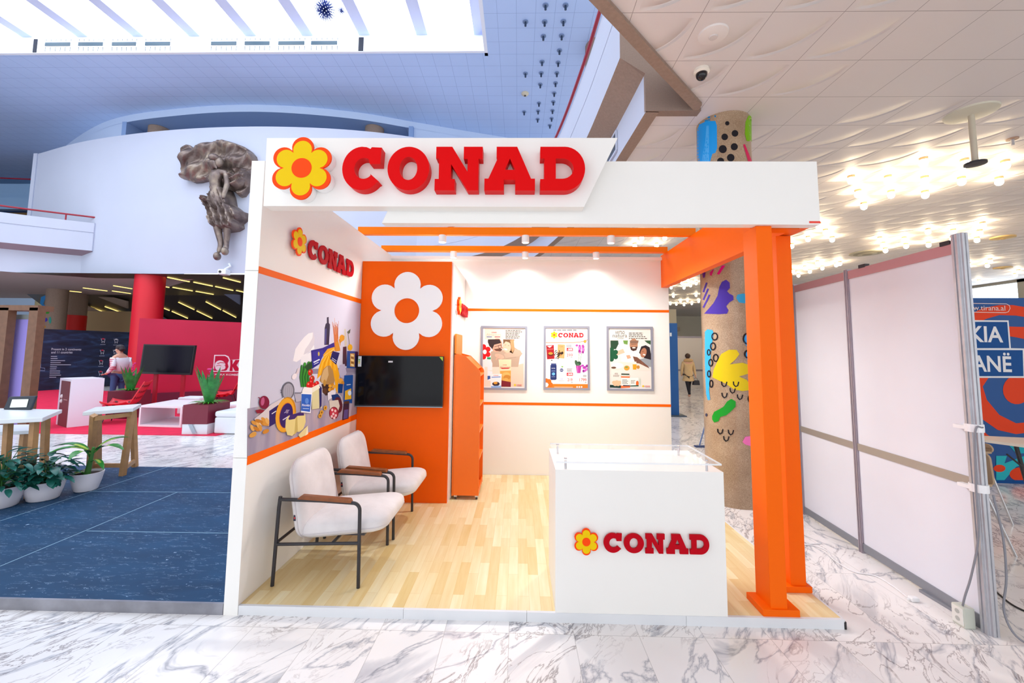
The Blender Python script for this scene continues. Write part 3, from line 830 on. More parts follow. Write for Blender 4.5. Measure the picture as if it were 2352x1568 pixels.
for x, y in ((852, 1030), (815, 1075), (800, 1108)): ze(x, y, 18, 24, '#d9a13a', .3); ze(x, y, 7, 11, '#8a5a1e', .3)
A.build('printed_mural', t)

# --- back panel with stripes
t = thing('booth_partition', 'white rear booth panel with two thin orange stripes behind the framed posters', 'booth wall', (2.5, 3.02, 0))
MB().box(SX, 4.0, 2.98, 3.06, 0, 3.06).build('panel', WHITE, t)
for zt, h in ((2.325, .035), (1.03, .035)):
    MB().box(1.1, 4.0, 2.976, 2.98, zt-h, zt).build('stripe', ORANGE, t)
MB().box(SX, 3.9, 2.93, 2.98, 3.02, 3.06).build('top_rail', WHITE, t)

# --- storage block with orange face and flower emblem
t = thing('storage_block', 'tall orange-faced booth cupboard with a white flower emblem beside the mural', 'cupboard', (.62, 2.4, PZ))
MB().box(SX+.004, 1.15, 1.91, 2.975, PZ, 2.75).build('body', WHITE, t)
MB().box(SX+.004, 1.135, 1.885, 1.909, PZ, 2.755).build('front_panel', ORANGE2, t)
d_ = MB().box(1.15, 1.156, 2.02, 2.90, PZ+.01, 1.965).build('door', WHITE, t)
def flower(R_, a=.66, b_=.34, n=96, ph=PI/2):
    o = []
    for i in range(n):
        th = 2*PI*i/n; f = (th-ph) % (PI/3)
        if f > PI/6: f -= PI/3
        o.append(((a*math.cos(f)+math.sqrt(max(0, b_*b_-(a*math.sin(f))**2)))*R_*math.cos(th), (a*math.cos(f)+math.sqrt(max(0, b_*b_-(a*math.sin(f))**2)))*R_*math.sin(th)))
    return o
def plate(name, loops, depth, origin, xa, ya, mt, parent, bevel=0):
    """extruded 2D loops: xa, ya are the in-plane axes, extruded along xa x ya from origin"""
    vs, fs = curve_mesh(loops, depth, bevel)
    xa, ya = Vector(xa), Vector(ya); na = xa.cross(ya); o_ = Vector(origin)
    b = MB(); b.add([o_+xa*x+ya*y+na*z for x, y, z in vs], fs)
    return b.build(name, mt, parent, smooth=35, rec=False)
XA, ZA = (1, 0, 0), (0, 0, 1)
e = plate('flower_emblem', [flower(.447), circ(48, rx=.143, ry=.143)], .018, (.632, 1.885, 2.182), XA, ZA, mat('#fcfbfd', .4, key='emblem'), t)

# --- television on the orange face
t = thing('television', 'black wall television on the orange booth cupboard', 'television', (.6, 1.86, 1.38))
MB().box(.4, .8, 1.855, 1.8845, 1.25, 1.5).build('wall_bracket', BLACKM, t)
MB().box(.100, 1.078, 1.81, 1.856, 1.112, 1.668).build('casing', mat('#16151c', .35, key='tvcase'), t, bevel=.003)
MB().box(.108, 1.070, 1.808, 1.811, 1.128, 1.662).build('screen', mat('#08070c', .12, key='screen', spec=.22), t)
MB().box(.10, 1.078, 1.806, 1.812, 1.104, 1.113).build('bottom_trim', mat('#8fa4ae', .3, .7, key='tvtrim'), t)
MB().box(.12, .158, 1.806, 1.808, 1.545, 1.66).build('energy_label', mat('#dfe9f4', .5, key='elabel'), t)
for k, c_ in enumerate(('#3fae49', '#b8d432', '#f2d21f')):
    MB().box(.124, .144, 1.8050, 1.8062, 1.615-k*.018, 1.627-k*.018).build('label_bar', mat(c_, .5), t)
MB().box(.46, .51, 1.806, 1.808, 1.594, 1.612).build('sticker', mat('#d6d8e0', .5, key='stk'), t)
MB().prism([(1.03, 1.8075, 1.662), (1.07, 1.8075, 1.662), (1.07, 1.8075, 1.615)], (0, -.0015, 0)).build('corner_sticker', mat('#b6d430', .5, key='cst'), t)

# --- signs
LET = {
 'C': (.93, [[(.44+.0*0, 1.0)] + [(.46+.46*math.cos(a), .5+.5*math.sin(a)) for a in [math.radians(x) for x in range(95, 325, 8)]] + [(.86, .20), (.66, .37)] +
             [(.50+.22*math.cos(a), .5+.24*math.sin(a)) for a in [math.radians(x) for x in range(318, 60, -10)]] + [(.60, .72), (.64, .60), (.88, .60), (.90, .98), (.67, .99), (.64, .95), (.55, .99)]]),
 'O': (.97, [circ(44, rx=.485, ry=.5, cx=.485, cy=.5), circ(36, rx=.205, ry=.265, cx=.485, cy=.5)]),
 'N': (1.08, [[(.02, 1), (.385, 1), (.74, .43), (.74, .72), (.65, .72), (.65, 1), (1.08, 1), (1.08, .72), (.99, .72), (.99, 0), (.745, 0), (.365, .60), (.365, .26), (.455, .26), (.455, 0), (0, 0), (0, .26), (.09, .26), (.09, .73), (.02, .73)]]),
 'A': (1.15, [[(.27, 1), (.74, 1), (1.06, .27), (1.15, .27), (1.15, 0), (.70, 0), (.70, .24), (.44, .24), (.44, 0), (0, 0), (0, .27), (.09, .27), (.30, .74), (.27, .74)], [(.575, .73), (.465, .47), (.695, .47)]]),
 'D': (1.01, [[(.0, 1), (.56, 1)] + [(.55+.46*math.cos(a), .5+.5*math.sin(a)) for a in [math.radians(x) for x in range(80, -81, -10)]] + [(.56, 0), (0, 0), (0, .26), (.09, .26), (.09, .73), (0, .73)],
              [(.35, .73), (.50, .73)] + [(.50+.25*math.cos(a), .5+.23*math.sin(a)) for a in [math.radians(x) for x in range(80, -81, -16)]] + [(.50, .27), (.35, .27)]])}
def letters(parent, spans, o_, xa, ya, z0, h, depth, mt, standoff=0, bevel=.0):
    """spans: list of (start, end) along xa measured from o_"""
    for ch, (x0, x1) in zip('CONAD', spans):
        wd, loops = LET[ch]; s_ = (x1-x0)/wd
        L = [[(x0+x*s_, z0+y*h) for x, y in lp] for lp in loops]
        if bevel:
            pass
        plate('letter_'+ch.lower(), L, depth, o_, xa, ya, mt, parent)
def flower_sign(parent, c, R_, xa, ya, depth, backing=0):
    xa_, ya_ = Vector(xa), Vector(ya); n_ = xa_.cross(ya_); c = Vector(c)
    if backing: plate('white_backing', [flower(R_*1.0)], backing, c-n_*backing, xa, ya, mat('#fbfafa', .3, key='backing'), parent)
    plate('outline_plate', [flower(R_)], depth, c, xa, ya, FORANGE, parent)
    plate('petals', [flower(R_*.90, .645, .328)], .0015, c+n_*(depth), xa, ya, YEL, parent)
    plate('flower_centre', [circ(40, rx=R_*.315, ry=R_*.315)], .0015, c+n_*(depth+.0015), xa, ya, FORANGE, parent)

# white fascia with slanted left end, and the raised sign board
t = thing('fascia', 'long white booth fascia above the entrance with a raised slant-ended sign board', 'fascia', (2.4, 0.02, 2.62))
MB().prism([(.985, 0, 2.706), (.948, 0, 2.622), (3.975, 0, 2.622), (3.972, 0, 3.07), (.985, 0, 3.07)], (0, .08, 0)).build('beam', WHITE, t)
MB().prism([(.165, 0, 2.706), (2.345, 0, 2.706), (2.575, 0, 3.188), (.160, 0, 3.188)], (0, -.1, 0)).build('sign_board', WHITE, t)
MB().box(3.90, 3.975, -.002, .0, 2.632, 2.646).build('small_label', mat('#ef4433', .5, key='lbl'), t)
YB, YF = -.1, -.175
t = thing('fascia_sign', 'large raised red five-letter lettering on the white sign board', 'sign', (1.5, YB, 2.78))
sp = []
for a_, c_ in ((786, 878), (890, 986), (999, 1108), (1113, 1229), (1241, 1344)):
    sp.append((aY(a_, 390, YF).x, aY(c_, 390, YF).x))
zt_, zb_ = aY(1000, 337, YF).z, aY(1000, 437, YF).z
letters(t, sp, (0, YB-.001, 0), XA, ZA, zb_, zt_-zb_, -(YF-YB), RED)
t = thing('flower_sign', 'large yellow six-petal flower with orange outline on the white sign board', 'sign', (.456, YB, 2.94))
flower_sign(t, (.456, YF+.012, 2.94), .215, XA, ZA, .012, .062)

# sign on the left panel
t = thing('panel_lettering', 'crimson five-letter sign on the left booth panel above the mural', 'sign', (SX, 1.1, 2.6))
sp = []
for a_, c_, yy in ((711, 733, 582), (734, 757, 592), (757, 777, 602), (777, 797, 612), (798, 815, 618)):
    sp.append((aX(a_, yy, SX+.03).y, aX(c_, yy, SX+.03).y))
zl_ = aX(722, 600, SX+.03).z; 
for ch, (y0_, y1_), (xx, ya_, yb_) in zip('CONAD', sp, ((722, 551, 597), (745, 563, 607), (766, 574, 619), (788, 586, 629), (806, 597, 635))):
    zt2, zb2 = aX(xx, ya_, SX+.03).z, aX(xx, yb_, SX+.03).z; wd, loops = LET[ch]; s_ = (y1_-y0_)/wd
    plate('letter_'+ch.lower(), [[(y0_+x*s_, zb2+y*(zt2-zb2)) for x, y in lp] for lp in loops], .010, (SX+.012, 0, 0), (0, 1, 0), ZA, CRIM, t)
fc = aX(688, 555, SX+.03)
t = thing('panel_flower', 'small yellow and orange flower sign beside the lettering above the mural', 'sign', (SX, fc.y, fc.z))
flower_sign(t, (SX+.022, fc.y, fc.z), .118, (0, 1, 0), ZA, .01, .0)
MB().tube([(SX, fc.y, fc.z), (SX+.022, fc.y, fc.z)], .02, 10).build('standoff', STEEL, t)
# sign seen edge-on on the white side of the cupboard
t = thing('cupboard_sign', 'small raised flower and red lettering seen edge-on on the cupboard side', 'sign', (1.15, 2.35, 2.25))
flower_sign(t, (1.165, 2.22, 2.28), .11, (0, 1, 0), ZA, .03, .014)
letters(t, [(2.36+i*.12, 2.36+i*.12+.105) for i in range(5)], (1.151, 0, 0), (0, 1, 0), ZA, 2.19, .14, .05, CRIM)

# --- orange portal frame and cross beams
t = thing('portal_frame', 'orange booth frame with two posts on flanged feet and a deep side beam', 'frame', (3.75, .3, PZ))
b = MB(); b.box(3.555, 3.662, .03, .20, PZ, 2.621)
b.build('front_post', ORANGE, t, bevel=.002)
b = MB(); b.box(3.862, 3.972, .31, .48, PZ, 2.63)
b.build('rear_post', ORANGE, t, bevel=.002)
for x0, x1, y0, y1 in ((3.498, 3.731, .014, .215), (3.80, 4.0, .29, .50)):
    MB().box(x0, x1, y0, y1, PZ+.0005, PZ+.042).build('foot_plate', ORANGE, t, bevel=.002)
for x0, y0 in ((3.662, .10), (3.972, .36)):
    MB().prism([(x0, y0, PZ+.042), (x0+.03, y0, PZ+.042), (x0, y0, PZ+.09)], (0, .02, 0)).build('gusset', ORANGE, t)
MB().box(3.90, 3.99, .08, 2.98, 2.637, 3.09).build('side_beam', ORANGE, t)
MB().box(3.555, 3.90, .10, .20, 2.621, 2.75).build('front_tie', ORANGE, t)
t = thing('cross_beam', 'orange cross beam nearer the fascia, carrying three round downlights', 'beam', (2, 1.98, 3.07))
b = MB(); b.box(0.0, 3.96, 1.95, 2.015, 3.092, 3.182); b.build('beam', mat('#ff7c00', .4, key='orange3', spec=.15), t)
t = thing('cross_beam', 'orange cross beam nearer the back panel, above the top rail', 'beam', (2, 2.75, 3.07))
b = MB(); b.box(0.03, 3.90, 2.70, 2.80, 3.08, 3.15); b.build('beam', mat('#ff7c00', .4, key='orange3', spec=.15), t)
lamp_on = mat('#fff6e6', .4, emit=3, key='lampface')
def spot():
    t = thing('downlight', 'x', 'light', (0, 0, 0))
    b = MB(); b.tube([(0, 0, -.085), (0, 0, 0)], .044, 24); b.build('housing', mat('#f4f0ee', .4, key='spotw'), t, smooth=40)
    b = MB(); b.cyl(0, 0, -.088, -.084, .034, 20); b.build('lens', lamp_on, t)
    return t
s0 = spot(); first = True
for row, (Y_s, zz, xs) in enumerate(((1.985, 3.092, (1.0, 1.982, 2.985)), (2.75, 3.08, (1.01, 1.99, 2.952)))):
    for k, x in enumerate(xs):
        lb = 'white cylindrical downlight under the %s orange beam, %s of three' % (('nearer', 'rear')[row], ('left', 'middle', 'right')[k])
        o = s0 if first else dup(s0)
        first = False
        o.location = (x, Y_s, zz); o['label'] = lb; o['group'] = 'downlights under the orange beams'
        d = bpy.data.lights.new('downlight_beam', 'SPOT'); d.energy = SPOT_W[row]; d.color = (1, .95, .88); d.spot_size = math.radians(160); d.spot_blend = .5; d.shadow_soft_size = .05
        lo = bpy.data.objects.new('downlight_beam', d); COL.objects.link(lo); lo.location = (x, Y_s, zz-.10)
        lo.rotation_euler = (math.radians(-6 if row else 0), 0, 0)

# --- counter with glass top and sign
t = thing('reception_counter', 'white booth counter with a glass top on steel standoffs', 'counter', (2.72, .3, PZ))
MB().box(2.165, 3.268, .004, .60, PZ, .958).build('body', WHITE, t, bevel=.002)
gl = mat('#f4fbff', .03, alpha=.13, key='glass'); ge = mat('#f6fbff', .1, alpha=.6, key='glassedge')
MB().box(2.165, 3.235, -.04, .50, 1.012, 1.022).build('glass_top', gl, t)
MB().box(2.165, 3.235, -.0415, -.040, 1.012, 1.0225).build('glass_edge', ge, t); MB().box(3.235, 3.2365, -.04, .50, 1.012, 1.0225).build('glass_edge', ge, t); MB().box(2.165, 3.235, .50, .5015, 1.012, 1.0225).build('glass_edge', ge, t)
for x, y in ((2.235, .03), (3.17, .03), (2.22, .44), (3.14, .44)):
    s_ = MB(); s_.cyl(x, y, .958, 1.011, .008, 12).cyl(x, y, 1.0225, 1.03, .010, 12); s_.build('standoff', STEEL, t, smooth=40)
t = thing('counter_lettering', 'crimson five-letter sign on the counter front', 'sign', (2.8, 0, .5))
letters(t, [(2.475, 2.597), (2.605, 2.734), (2.743, 2.868), (2.879, 3.018), (3.029, 3.152)], (0, -.008, 0), XA, ZA, .447, .122, .012, CRIM)
t = thing('counter_flower', 'small yellow and orange flower sign on the counter front', 'sign', (2.363, 0, .512))
flower_sign(t, (2.363, -.012, .512), .084, XA, ZA, .008)
MB().cyl(2.363, -.006, .5, .52, .01, 8).build('spacer', STEEL, t)

# --- shelf display unit against the cupboard
t = thing('display_shelf', 'tall orange display shelf on castors beside the booth cupboard', 'shelf unit', (1.33, 2.25, PZ))
SO = mat('#f97200', .42, noise=.02, nscale=2, key='shelfo')
prof = [(1.18, .105), (1.474, .105), (1.474, 1.47)] + [(1.434+.04*math.cos(a), 1.47+.055*math.sin(a)) for a in (.3, .7, 1.1)] + [(1.44, 1.535), (1.30, 1.67), (1.18, 1.70)]
side = MB(); side.prism([(x, 2.0, z) for x, z in prof], (0, .018, 0)); side.build('side_panel', SO, t)
side = MB(); side.prism([(x, 2.50, z) for x, z in prof], (0, .018, 0)); side.build('side_panel', SO, t)
MB().box(1.168, 1.182, 2.0, 2.518, .10, 1.70).build('back_board', SO, t)
hb = MB(); o_ = rrect(2.0, 2.518, 1.66, 1.93, .03); hb.prism([(1.168, y, z) for y, z in o_], (.02, 0, 0)); hb.build('header_board', mat('#f28200', .42, key='shelfhdr'), t)
MB().add([(1.30, 2.018, 1.665), (1.445, 2.018, 1.525), (1.445, 2.5, 1.525), (1.30, 2.5, 1.665)], [(0, 1, 2, 3)]).build('sloping_top', SO, t, rec=False)
SHW = mat('#fb8a2c', .45, key='shelfin')
for z in [aY(1101, y, 2.0).z for y in (862, 931, 993, 1057)]+[.12]:
    MB().box(1.182, 1.472, 2.018, 2.50, z-.012, z+.012).build('shelf', SHW, t)
MB().box(1.46, 1.474, 2.018, 2.5, .14, .17).build('plinth_lip', SO, t)
for x, y in ((1.21, 2.03), (1.45, 2.03), (1.21, 2.48), (1.45, 2.48)):
    cst = MB(); cst.box(x-.018, x+.018, y-.014, y+.014, .085, .105); w_ = cst.build('castor', STEEL, t)
    MB().tube([(x-.01, y, PZ+.017), (x+.01, y, PZ+.017)], .017, 14).build('wheel', BLACKM, w_, smooth=40)

# --- posters
def poster(px, label, paint):
    (x0, y0), (x1, y1) = px
    p0 = aY(x0, y0, 2.955); p1 = aY(x1, y1, 2.955)
    t = thing('framed_poster', label, 'poster', ((p0.x+p1.x)/2, 2.97, p1.z), group='snap-frame posters on the back panel')
    b = MB(); fw_ = .028; X0, X1, Z0, Z1 = p0.x, p1.x, p1.z, p0.z
    for a_ in ((X0, X0+fw_, Z0, Z1), (X1-fw_, X1, Z0, Z1), (X0+fw_, X1-fw_, Z0, Z0+fw_), (X0+fw_, X1-fw_, Z1-fw_, Z1)):
        b.box(a_[0], a_[1], 2.955, 2.979, a_[2], a_[3])
    b.build('snap_frame', mat('#9496a4', .4, .35, key='snap'), t)
    A = Art(lambda x, y, h: (lambda p: Vector((p.x, 2.972-h, p.z)))(aY(x, y, 2.972)), .00004)
    paint(A, x0, y0, x1, y1)
    A.build('print', t)
    return t
def pz(x, y): return (1080+x/4.9, 720+y/4.9)
class S:
    def __init__(s, A): s.A = A
    def p(s, pts, c): s.A.poly([pz(*q) for q in pts], c)
    def e(s, cx, cy, rx, ry, c, rot=0): q = pz(cx, cy); s.A.ell(q[0], q[1], rx/4.9, ry/4.9, c, rot, 26)
    def l(s, pts, w_, c): s.A.line([pz(*q) for q in pts], w_/4.9, c)
    def t(s, tx, x0, y0, x1, y1, c, bold=0): a, b_ = pz(x0, y0); c_, d = pz(x1, y1); s.A.text(tx, (a, b_, c_, d), c, bold)
    def tl(s, x0, y0, x1, rows, dy, h, c): a, b_ = pz(x0, y0); e_, _ = pz(x1, y0); s.A.lines_of_text(a, b_, e_, rows, dy/4.9, h/4.9, c)
    def fl(s, cx, cy, r, c, ph=PI/2, xmin=None):
        P = [(cx+x, cy+y) for x, y in flower(r, ph=ph)]
        if xmin is not None:
            o = []
            for i in range(len(P)):
                p, q = P[i], P[(i+1) % len(P)]
                if p[0] >= xmin: o.append(p)
                if (p[0] >= xmin) != (q[0] >= xmin): t_ = (xmin-p[0])/(q[0]-p[0]); o.append((xmin, p[1]+t_*(q[1]-p[1])))
            P = o
        s.A.poly([((1080+x/4.9), (720+y/4.9)) for x, y in P], c)
def poster_a(A, x0, y0, x1, y1):
    s = S(A); s.p([(140, 150), (625, 150), (625, 845), (140, 845)], '#f2ece8'); s.p([(165, 165), (600, 170), (600, 825), (160, 820)], '#ead9ca')
    s.p([(140, 290), (600, 290), (605, 600), (140, 600)], '#efe9e8')
    s.p([(420, 600), (600, 560), (600, 825), (420, 825)], '#dfc9b4')
    # man and woman embracing
    s.p([(240, 600), (235, 500), (230, 430), (300, 400), (420, 420), (500, 380), (560, 420), (588, 450), (560, 485), (540, 600)], '#b9a38f')
    s.p([(380, 455), (500, 400), (560, 410), (588, 455), (540, 480), (400, 505)], '#c4ae99'); s.l([(400, 505), (520, 488)], 4, '#9d8876')
    s.e(300, 355, 62, 78, '#d9a68e', .2); s.p([(200, 290), (330, 288), (350, 330), (310, 340), (270, 350), (250, 400), (215, 365), (198, 320)], '#3a2b2c')
    s.p([(265, 400), (330, 390), (365, 400), (340, 425), (290, 420)], '#6b4638'); s.l([(270, 375), (350, 350)], 5, '#332b33'); s.A.ring(*pz(335, 372), 3.2, 4.2, '#332b33'); s.e(365, 385, 10, 10, '#c98c76')
    s.p([(440, 430), (500, 290), (430, 290), (380, 300), (372, 345), (400, 320), (450, 335), (470, 430), (480, 450), (500, 400)], '#8a6446')
    s.p([(450, 300), (490, 292), (500, 400), (470, 440)], '#c49a6c')
    s.e(412, 375, 46, 66, '#edbfa4', -.1); s.e(400, 402, 20, 9, '#fdf5f2', .3); s.l([(388, 355), (405, 350)], 3.5, '#5b4038'); s.l([(425, 357), (440, 362)], 3.5, '#5b4038'); s.p([(370, 290), (440, 290), (455, 330), (400, 312), (372, 345)], '#7a5a40')
    s.e(330, 480, 55, 24, '#dfb09a', .3); s.l([(290, 520), (320, 470)], 12, '#dba892'); s.l([(340, 515), (370, 490)], 10, '#e2b49e')
    s.fl(150, 430, 86, '#d8161c', xmin=142); s.e(164, 430, 21, 26, '#f4f0f0')
    s.p([(140, 150), (100, 150), (100, 520), (140, 520)], '#f2ece8') if 0 else None
    s.t('CONAD', 240, 205, 298, 219, '#cf2a30', .02); s.t('Alimentum', 183, 222, 342, 250, '#c9b09a'); s.l([(185, 262), (245, 262)], 8, '#3f5a9a'); s.l([(275, 262), (338, 262)], 8, '#b8323a')
    s.tl(398, 185, 585, 6, 17, 8, '#5a4c4c')
    # packs
    s.p([(190, 515), (232, 515), (250, 560), (248, 640), (195, 640)], '#e9e6ea'); s.p([(190, 490), (232, 492), (232, 515), (190, 513)], '#1f9a64')
    s.p([(320, 515), (462, 515), (455, 825), (345, 825)], '#efd9b4'); s.p([(335, 645), (458, 640), (456, 822), (350, 822)], '#d8a24e'); s.e(405, 690, 46, 30, '#e8b868'); s.e(415, 715, 40, 26, '#c98a38'); s.e(400, 745, 30, 22, '#ddaa56')
    s.p([(350, 750), (457, 770), (456, 824), (350, 822)], '#7d1f2c'); s.p([(330, 608), (455, 608), (430, 620), (360, 622)], '#c3202c'); s.t('Alimentum', 335, 588, 452, 606, '#9a8a7a'); s.t('CONAD', 365, 572, 412, 583, '#cf2a30', .02)
    s.p([(195, 640), (250, 650), (250, 760), (195, 750)], '#e2e8f2'); s.p([(195, 700), (230, 700), (230, 730), (195, 745)], '#2b57a6')
    s.p([(225, 680), (355, 678), (348, 830), (232, 832)], '#f0eef2'); s.t('CONAD', 262, 690, 318, 702, '#cf2a30', .02); s.l([(240, 716), (342, 712)], 12, '#7da0dc'); s.e(290, 790, 42, 24, '#3a2f3a'); s.e(285, 780, 22, 14, '#d99a34'); s.p([(232, 815), (350, 808), (348, 832), (240, 835)], '#8fb4e6')
    s.fl(503, 803, 13, '#e8c81c'); s.t('CONAD', 520, 796, 580, 811, '#cf2a30', .02); s.l([(530, 817), (578, 817)], 4, '#a88')
def poster_b(A, x0, y0, x1, y1):
    s = S(A); s.p([(850, 155), (1330, 160), (1330, 845), (848, 842)], '#fcfafa')
    s.tl(935, 180, 1250, 1, 10, 11, '#777'); 
    s.fl(945, 240, 41, '#3f9a4a'); s.fl(945, 240, 37, '#f2d21c'); s.e(945, 240, 13, 13, '#f0642a')
    for ch, (a_, c_) in zip('CONAD', ((990, 1042), (1047, 1103), (1108, 1162), (1163, 1222), (1225, 1276))):
        wd, loops = LET[ch]; k_ = (c_-a_)/wd
        vs, fs = curve_mesh([[(x, y) for x, y in lp] for lp in loops])
        A._c('#d3131e'); A._emit([pz(a_+x*k_, 269-y*52) for x, y, _z in vs], fs)
    A.k += 1
    s.t('Anëtar me Çelës', 1115, 280, 1280, 302, '#555'); s.l([(852, 325), (1160, 325), (1235, 320), (1290, 310), (1330, 288)], 7, '#f07a28'); s.e(1292, 313, 16, 17, '#c9702a'); s.e(1292, 313, 8, 9, '#f2c83c')
    s.p([(855, 358), (940, 352), (950, 508), (865, 514)], '#a81e26'); s.p([(865, 365), (925, 360), (895, 385)], '#e9dcd8'); s.e(908, 455, 32, 22, '#5a2418'); s.e(905, 448, 26, 14, '#d9903a'); s.l([(868, 402), (935, 398)], 5, '#d98a80')
    s.p([(985, 345), (1067, 350), (1060, 505), (980, 500)], '#d2a76e'); s.t('Café', 1005, 360, 1045, 378, '#b07a4a'); s.e(1010, 455, 24, 22, '#4a3024'); s.e(1036, 442, 13, 15, '#33241c'); s.e(1018, 468, 12, 10, '#c98a4a')
    for i in range(14): s.e(950+random.random()*55, 415+i*7, 9, 6, ('#3a261e', '#53382a', '#4f6a3c')[i % 3], i)
    s.e(918, 525, 10, 5, '#3a261e')
    s.tl(1080, 352, 1155, 2, 14, 7, '#777'); s.p([(1085, 385), (1155, 387), (1155, 422), (1085, 420)], '#d61f36'); s.t('-30%', 1092, 392, 1150, 416, '#ffffff', .03); s.t('399', 1088, 450, 1152, 485, '#d9433a')
    s.p([(1130, 490), (1150, 490), (1150, 496), (1130, 496)], '#999')
    for i in range(20):
        s.e(1200+(i*37) % 75, 358+(i*23) % 82, 15, 12, ('#b84aa8', '#d878c8', '#9a2f8c')[i % 3], i)
    s.l([(1215, 420), (1225, 480), (1213, 560)], 4, '#7a9a5a'); s.l([(1255, 430), (1245, 500), (1228, 570)], 4, '#7a9a5a')
    s.e(1195, 555, 17, 34, '#3f5f46', -.3); s.e(1225, 560, 24, 22, '#33523a', .3); s.e(1212, 575, 14, 16, '#55785a')
    s.p([(1188, 585), (1252, 585), (1240, 668), (1202, 668)], '#b23a9a'); s.p([(1196, 590), (1215, 590), (1215, 662), (1206, 662)], '#cf62b8')
    for i in range(12): s.e(1265+(i*29) % 62, 585+(i*19) % 74, 16, 12, ('#b23ab0', '#d070cc', '#8f2a90')[i % 3], i)
    s.p([(903, 578), (972, 578), (972, 735), (960, 745), (912, 745), (901, 735)], '#27356e'); s.p([(910, 560), (968, 560), (968, 578), (910, 578)], '#3c4a80'); s.e(937, 678, 18, 17, '#6fb8e8'); s.t('NIVEA', 915, 610, 958, 620, '#dfe6f6', .01); s.l([(915, 645), (958, 645)], 5, '#9ab0dc'); s.l([(915, 710), (955, 710)], 4, '#9ab0dc')
    s.p([(990, 590), (1060, 588), (1062, 755), (988, 755)], '#ededf4'); s.p([(1000, 572), (1055, 572), (1055, 590), (1000, 590)], '#e2e2ec'); s.e(1028, 636, 20, 19, '#33427e'); s.t('NIVEA', 1014, 631, 1042, 641, '#ffffff', .01); s.p([(1025, 590), (1048, 590), (1045, 605), (1025, 605)], '#8ab86a'); s.p([(1012, 725), (1045, 725), (1045, 745), (1012, 745)], '#c9d2ee')
    s.tl(1088, 618, 1155, 3, 13, 6, '#777'); s.p([(1085, 665), (1155, 665), (1155, 698), (1085, 698)], '#d61f36'); s.t('-26%', 1092, 671, 1150, 692, '#ffffff', .03); s.t('219', 1095, 727, 1150, 760, '#d9433a'); s.t('1799', 1230, 727, 1308, 762, '#d9433a')
    s.tl(1270, 690, 1312, 2, 13, 6, '#777'); s.p([(1135, 770), (1152, 770), (1152, 776), (1135, 776)], '#999'); s.p([(1290, 772), (1308, 772), (1308, 778), (1290, 778)], '#999')
    s.e(872, 625, 10, 12, '#eeeef4'); s.e(872, 668, 10, 12, '#eeeef4')
    s.p([(848, 790), (1330, 793), (1330, 845), (848, 842)], '#f08024'); s.l([(945, 825), (1155, 827)], 5, '#fbe0c8')
    for x in (1203, 1228, 1253): s.e(x, 825, 9, 9, '#fdf3ea')
    s.e(885, 765, 28, 30, '#f06e1c'); s.e(858, 752, 22, 24, '#f06e1c'); s.e(905, 800, 26, 28, '#f06e1c'); s.p([(848, 775), (868, 778), (882, 798), (868, 825), (848, 825)], '#ffffff')
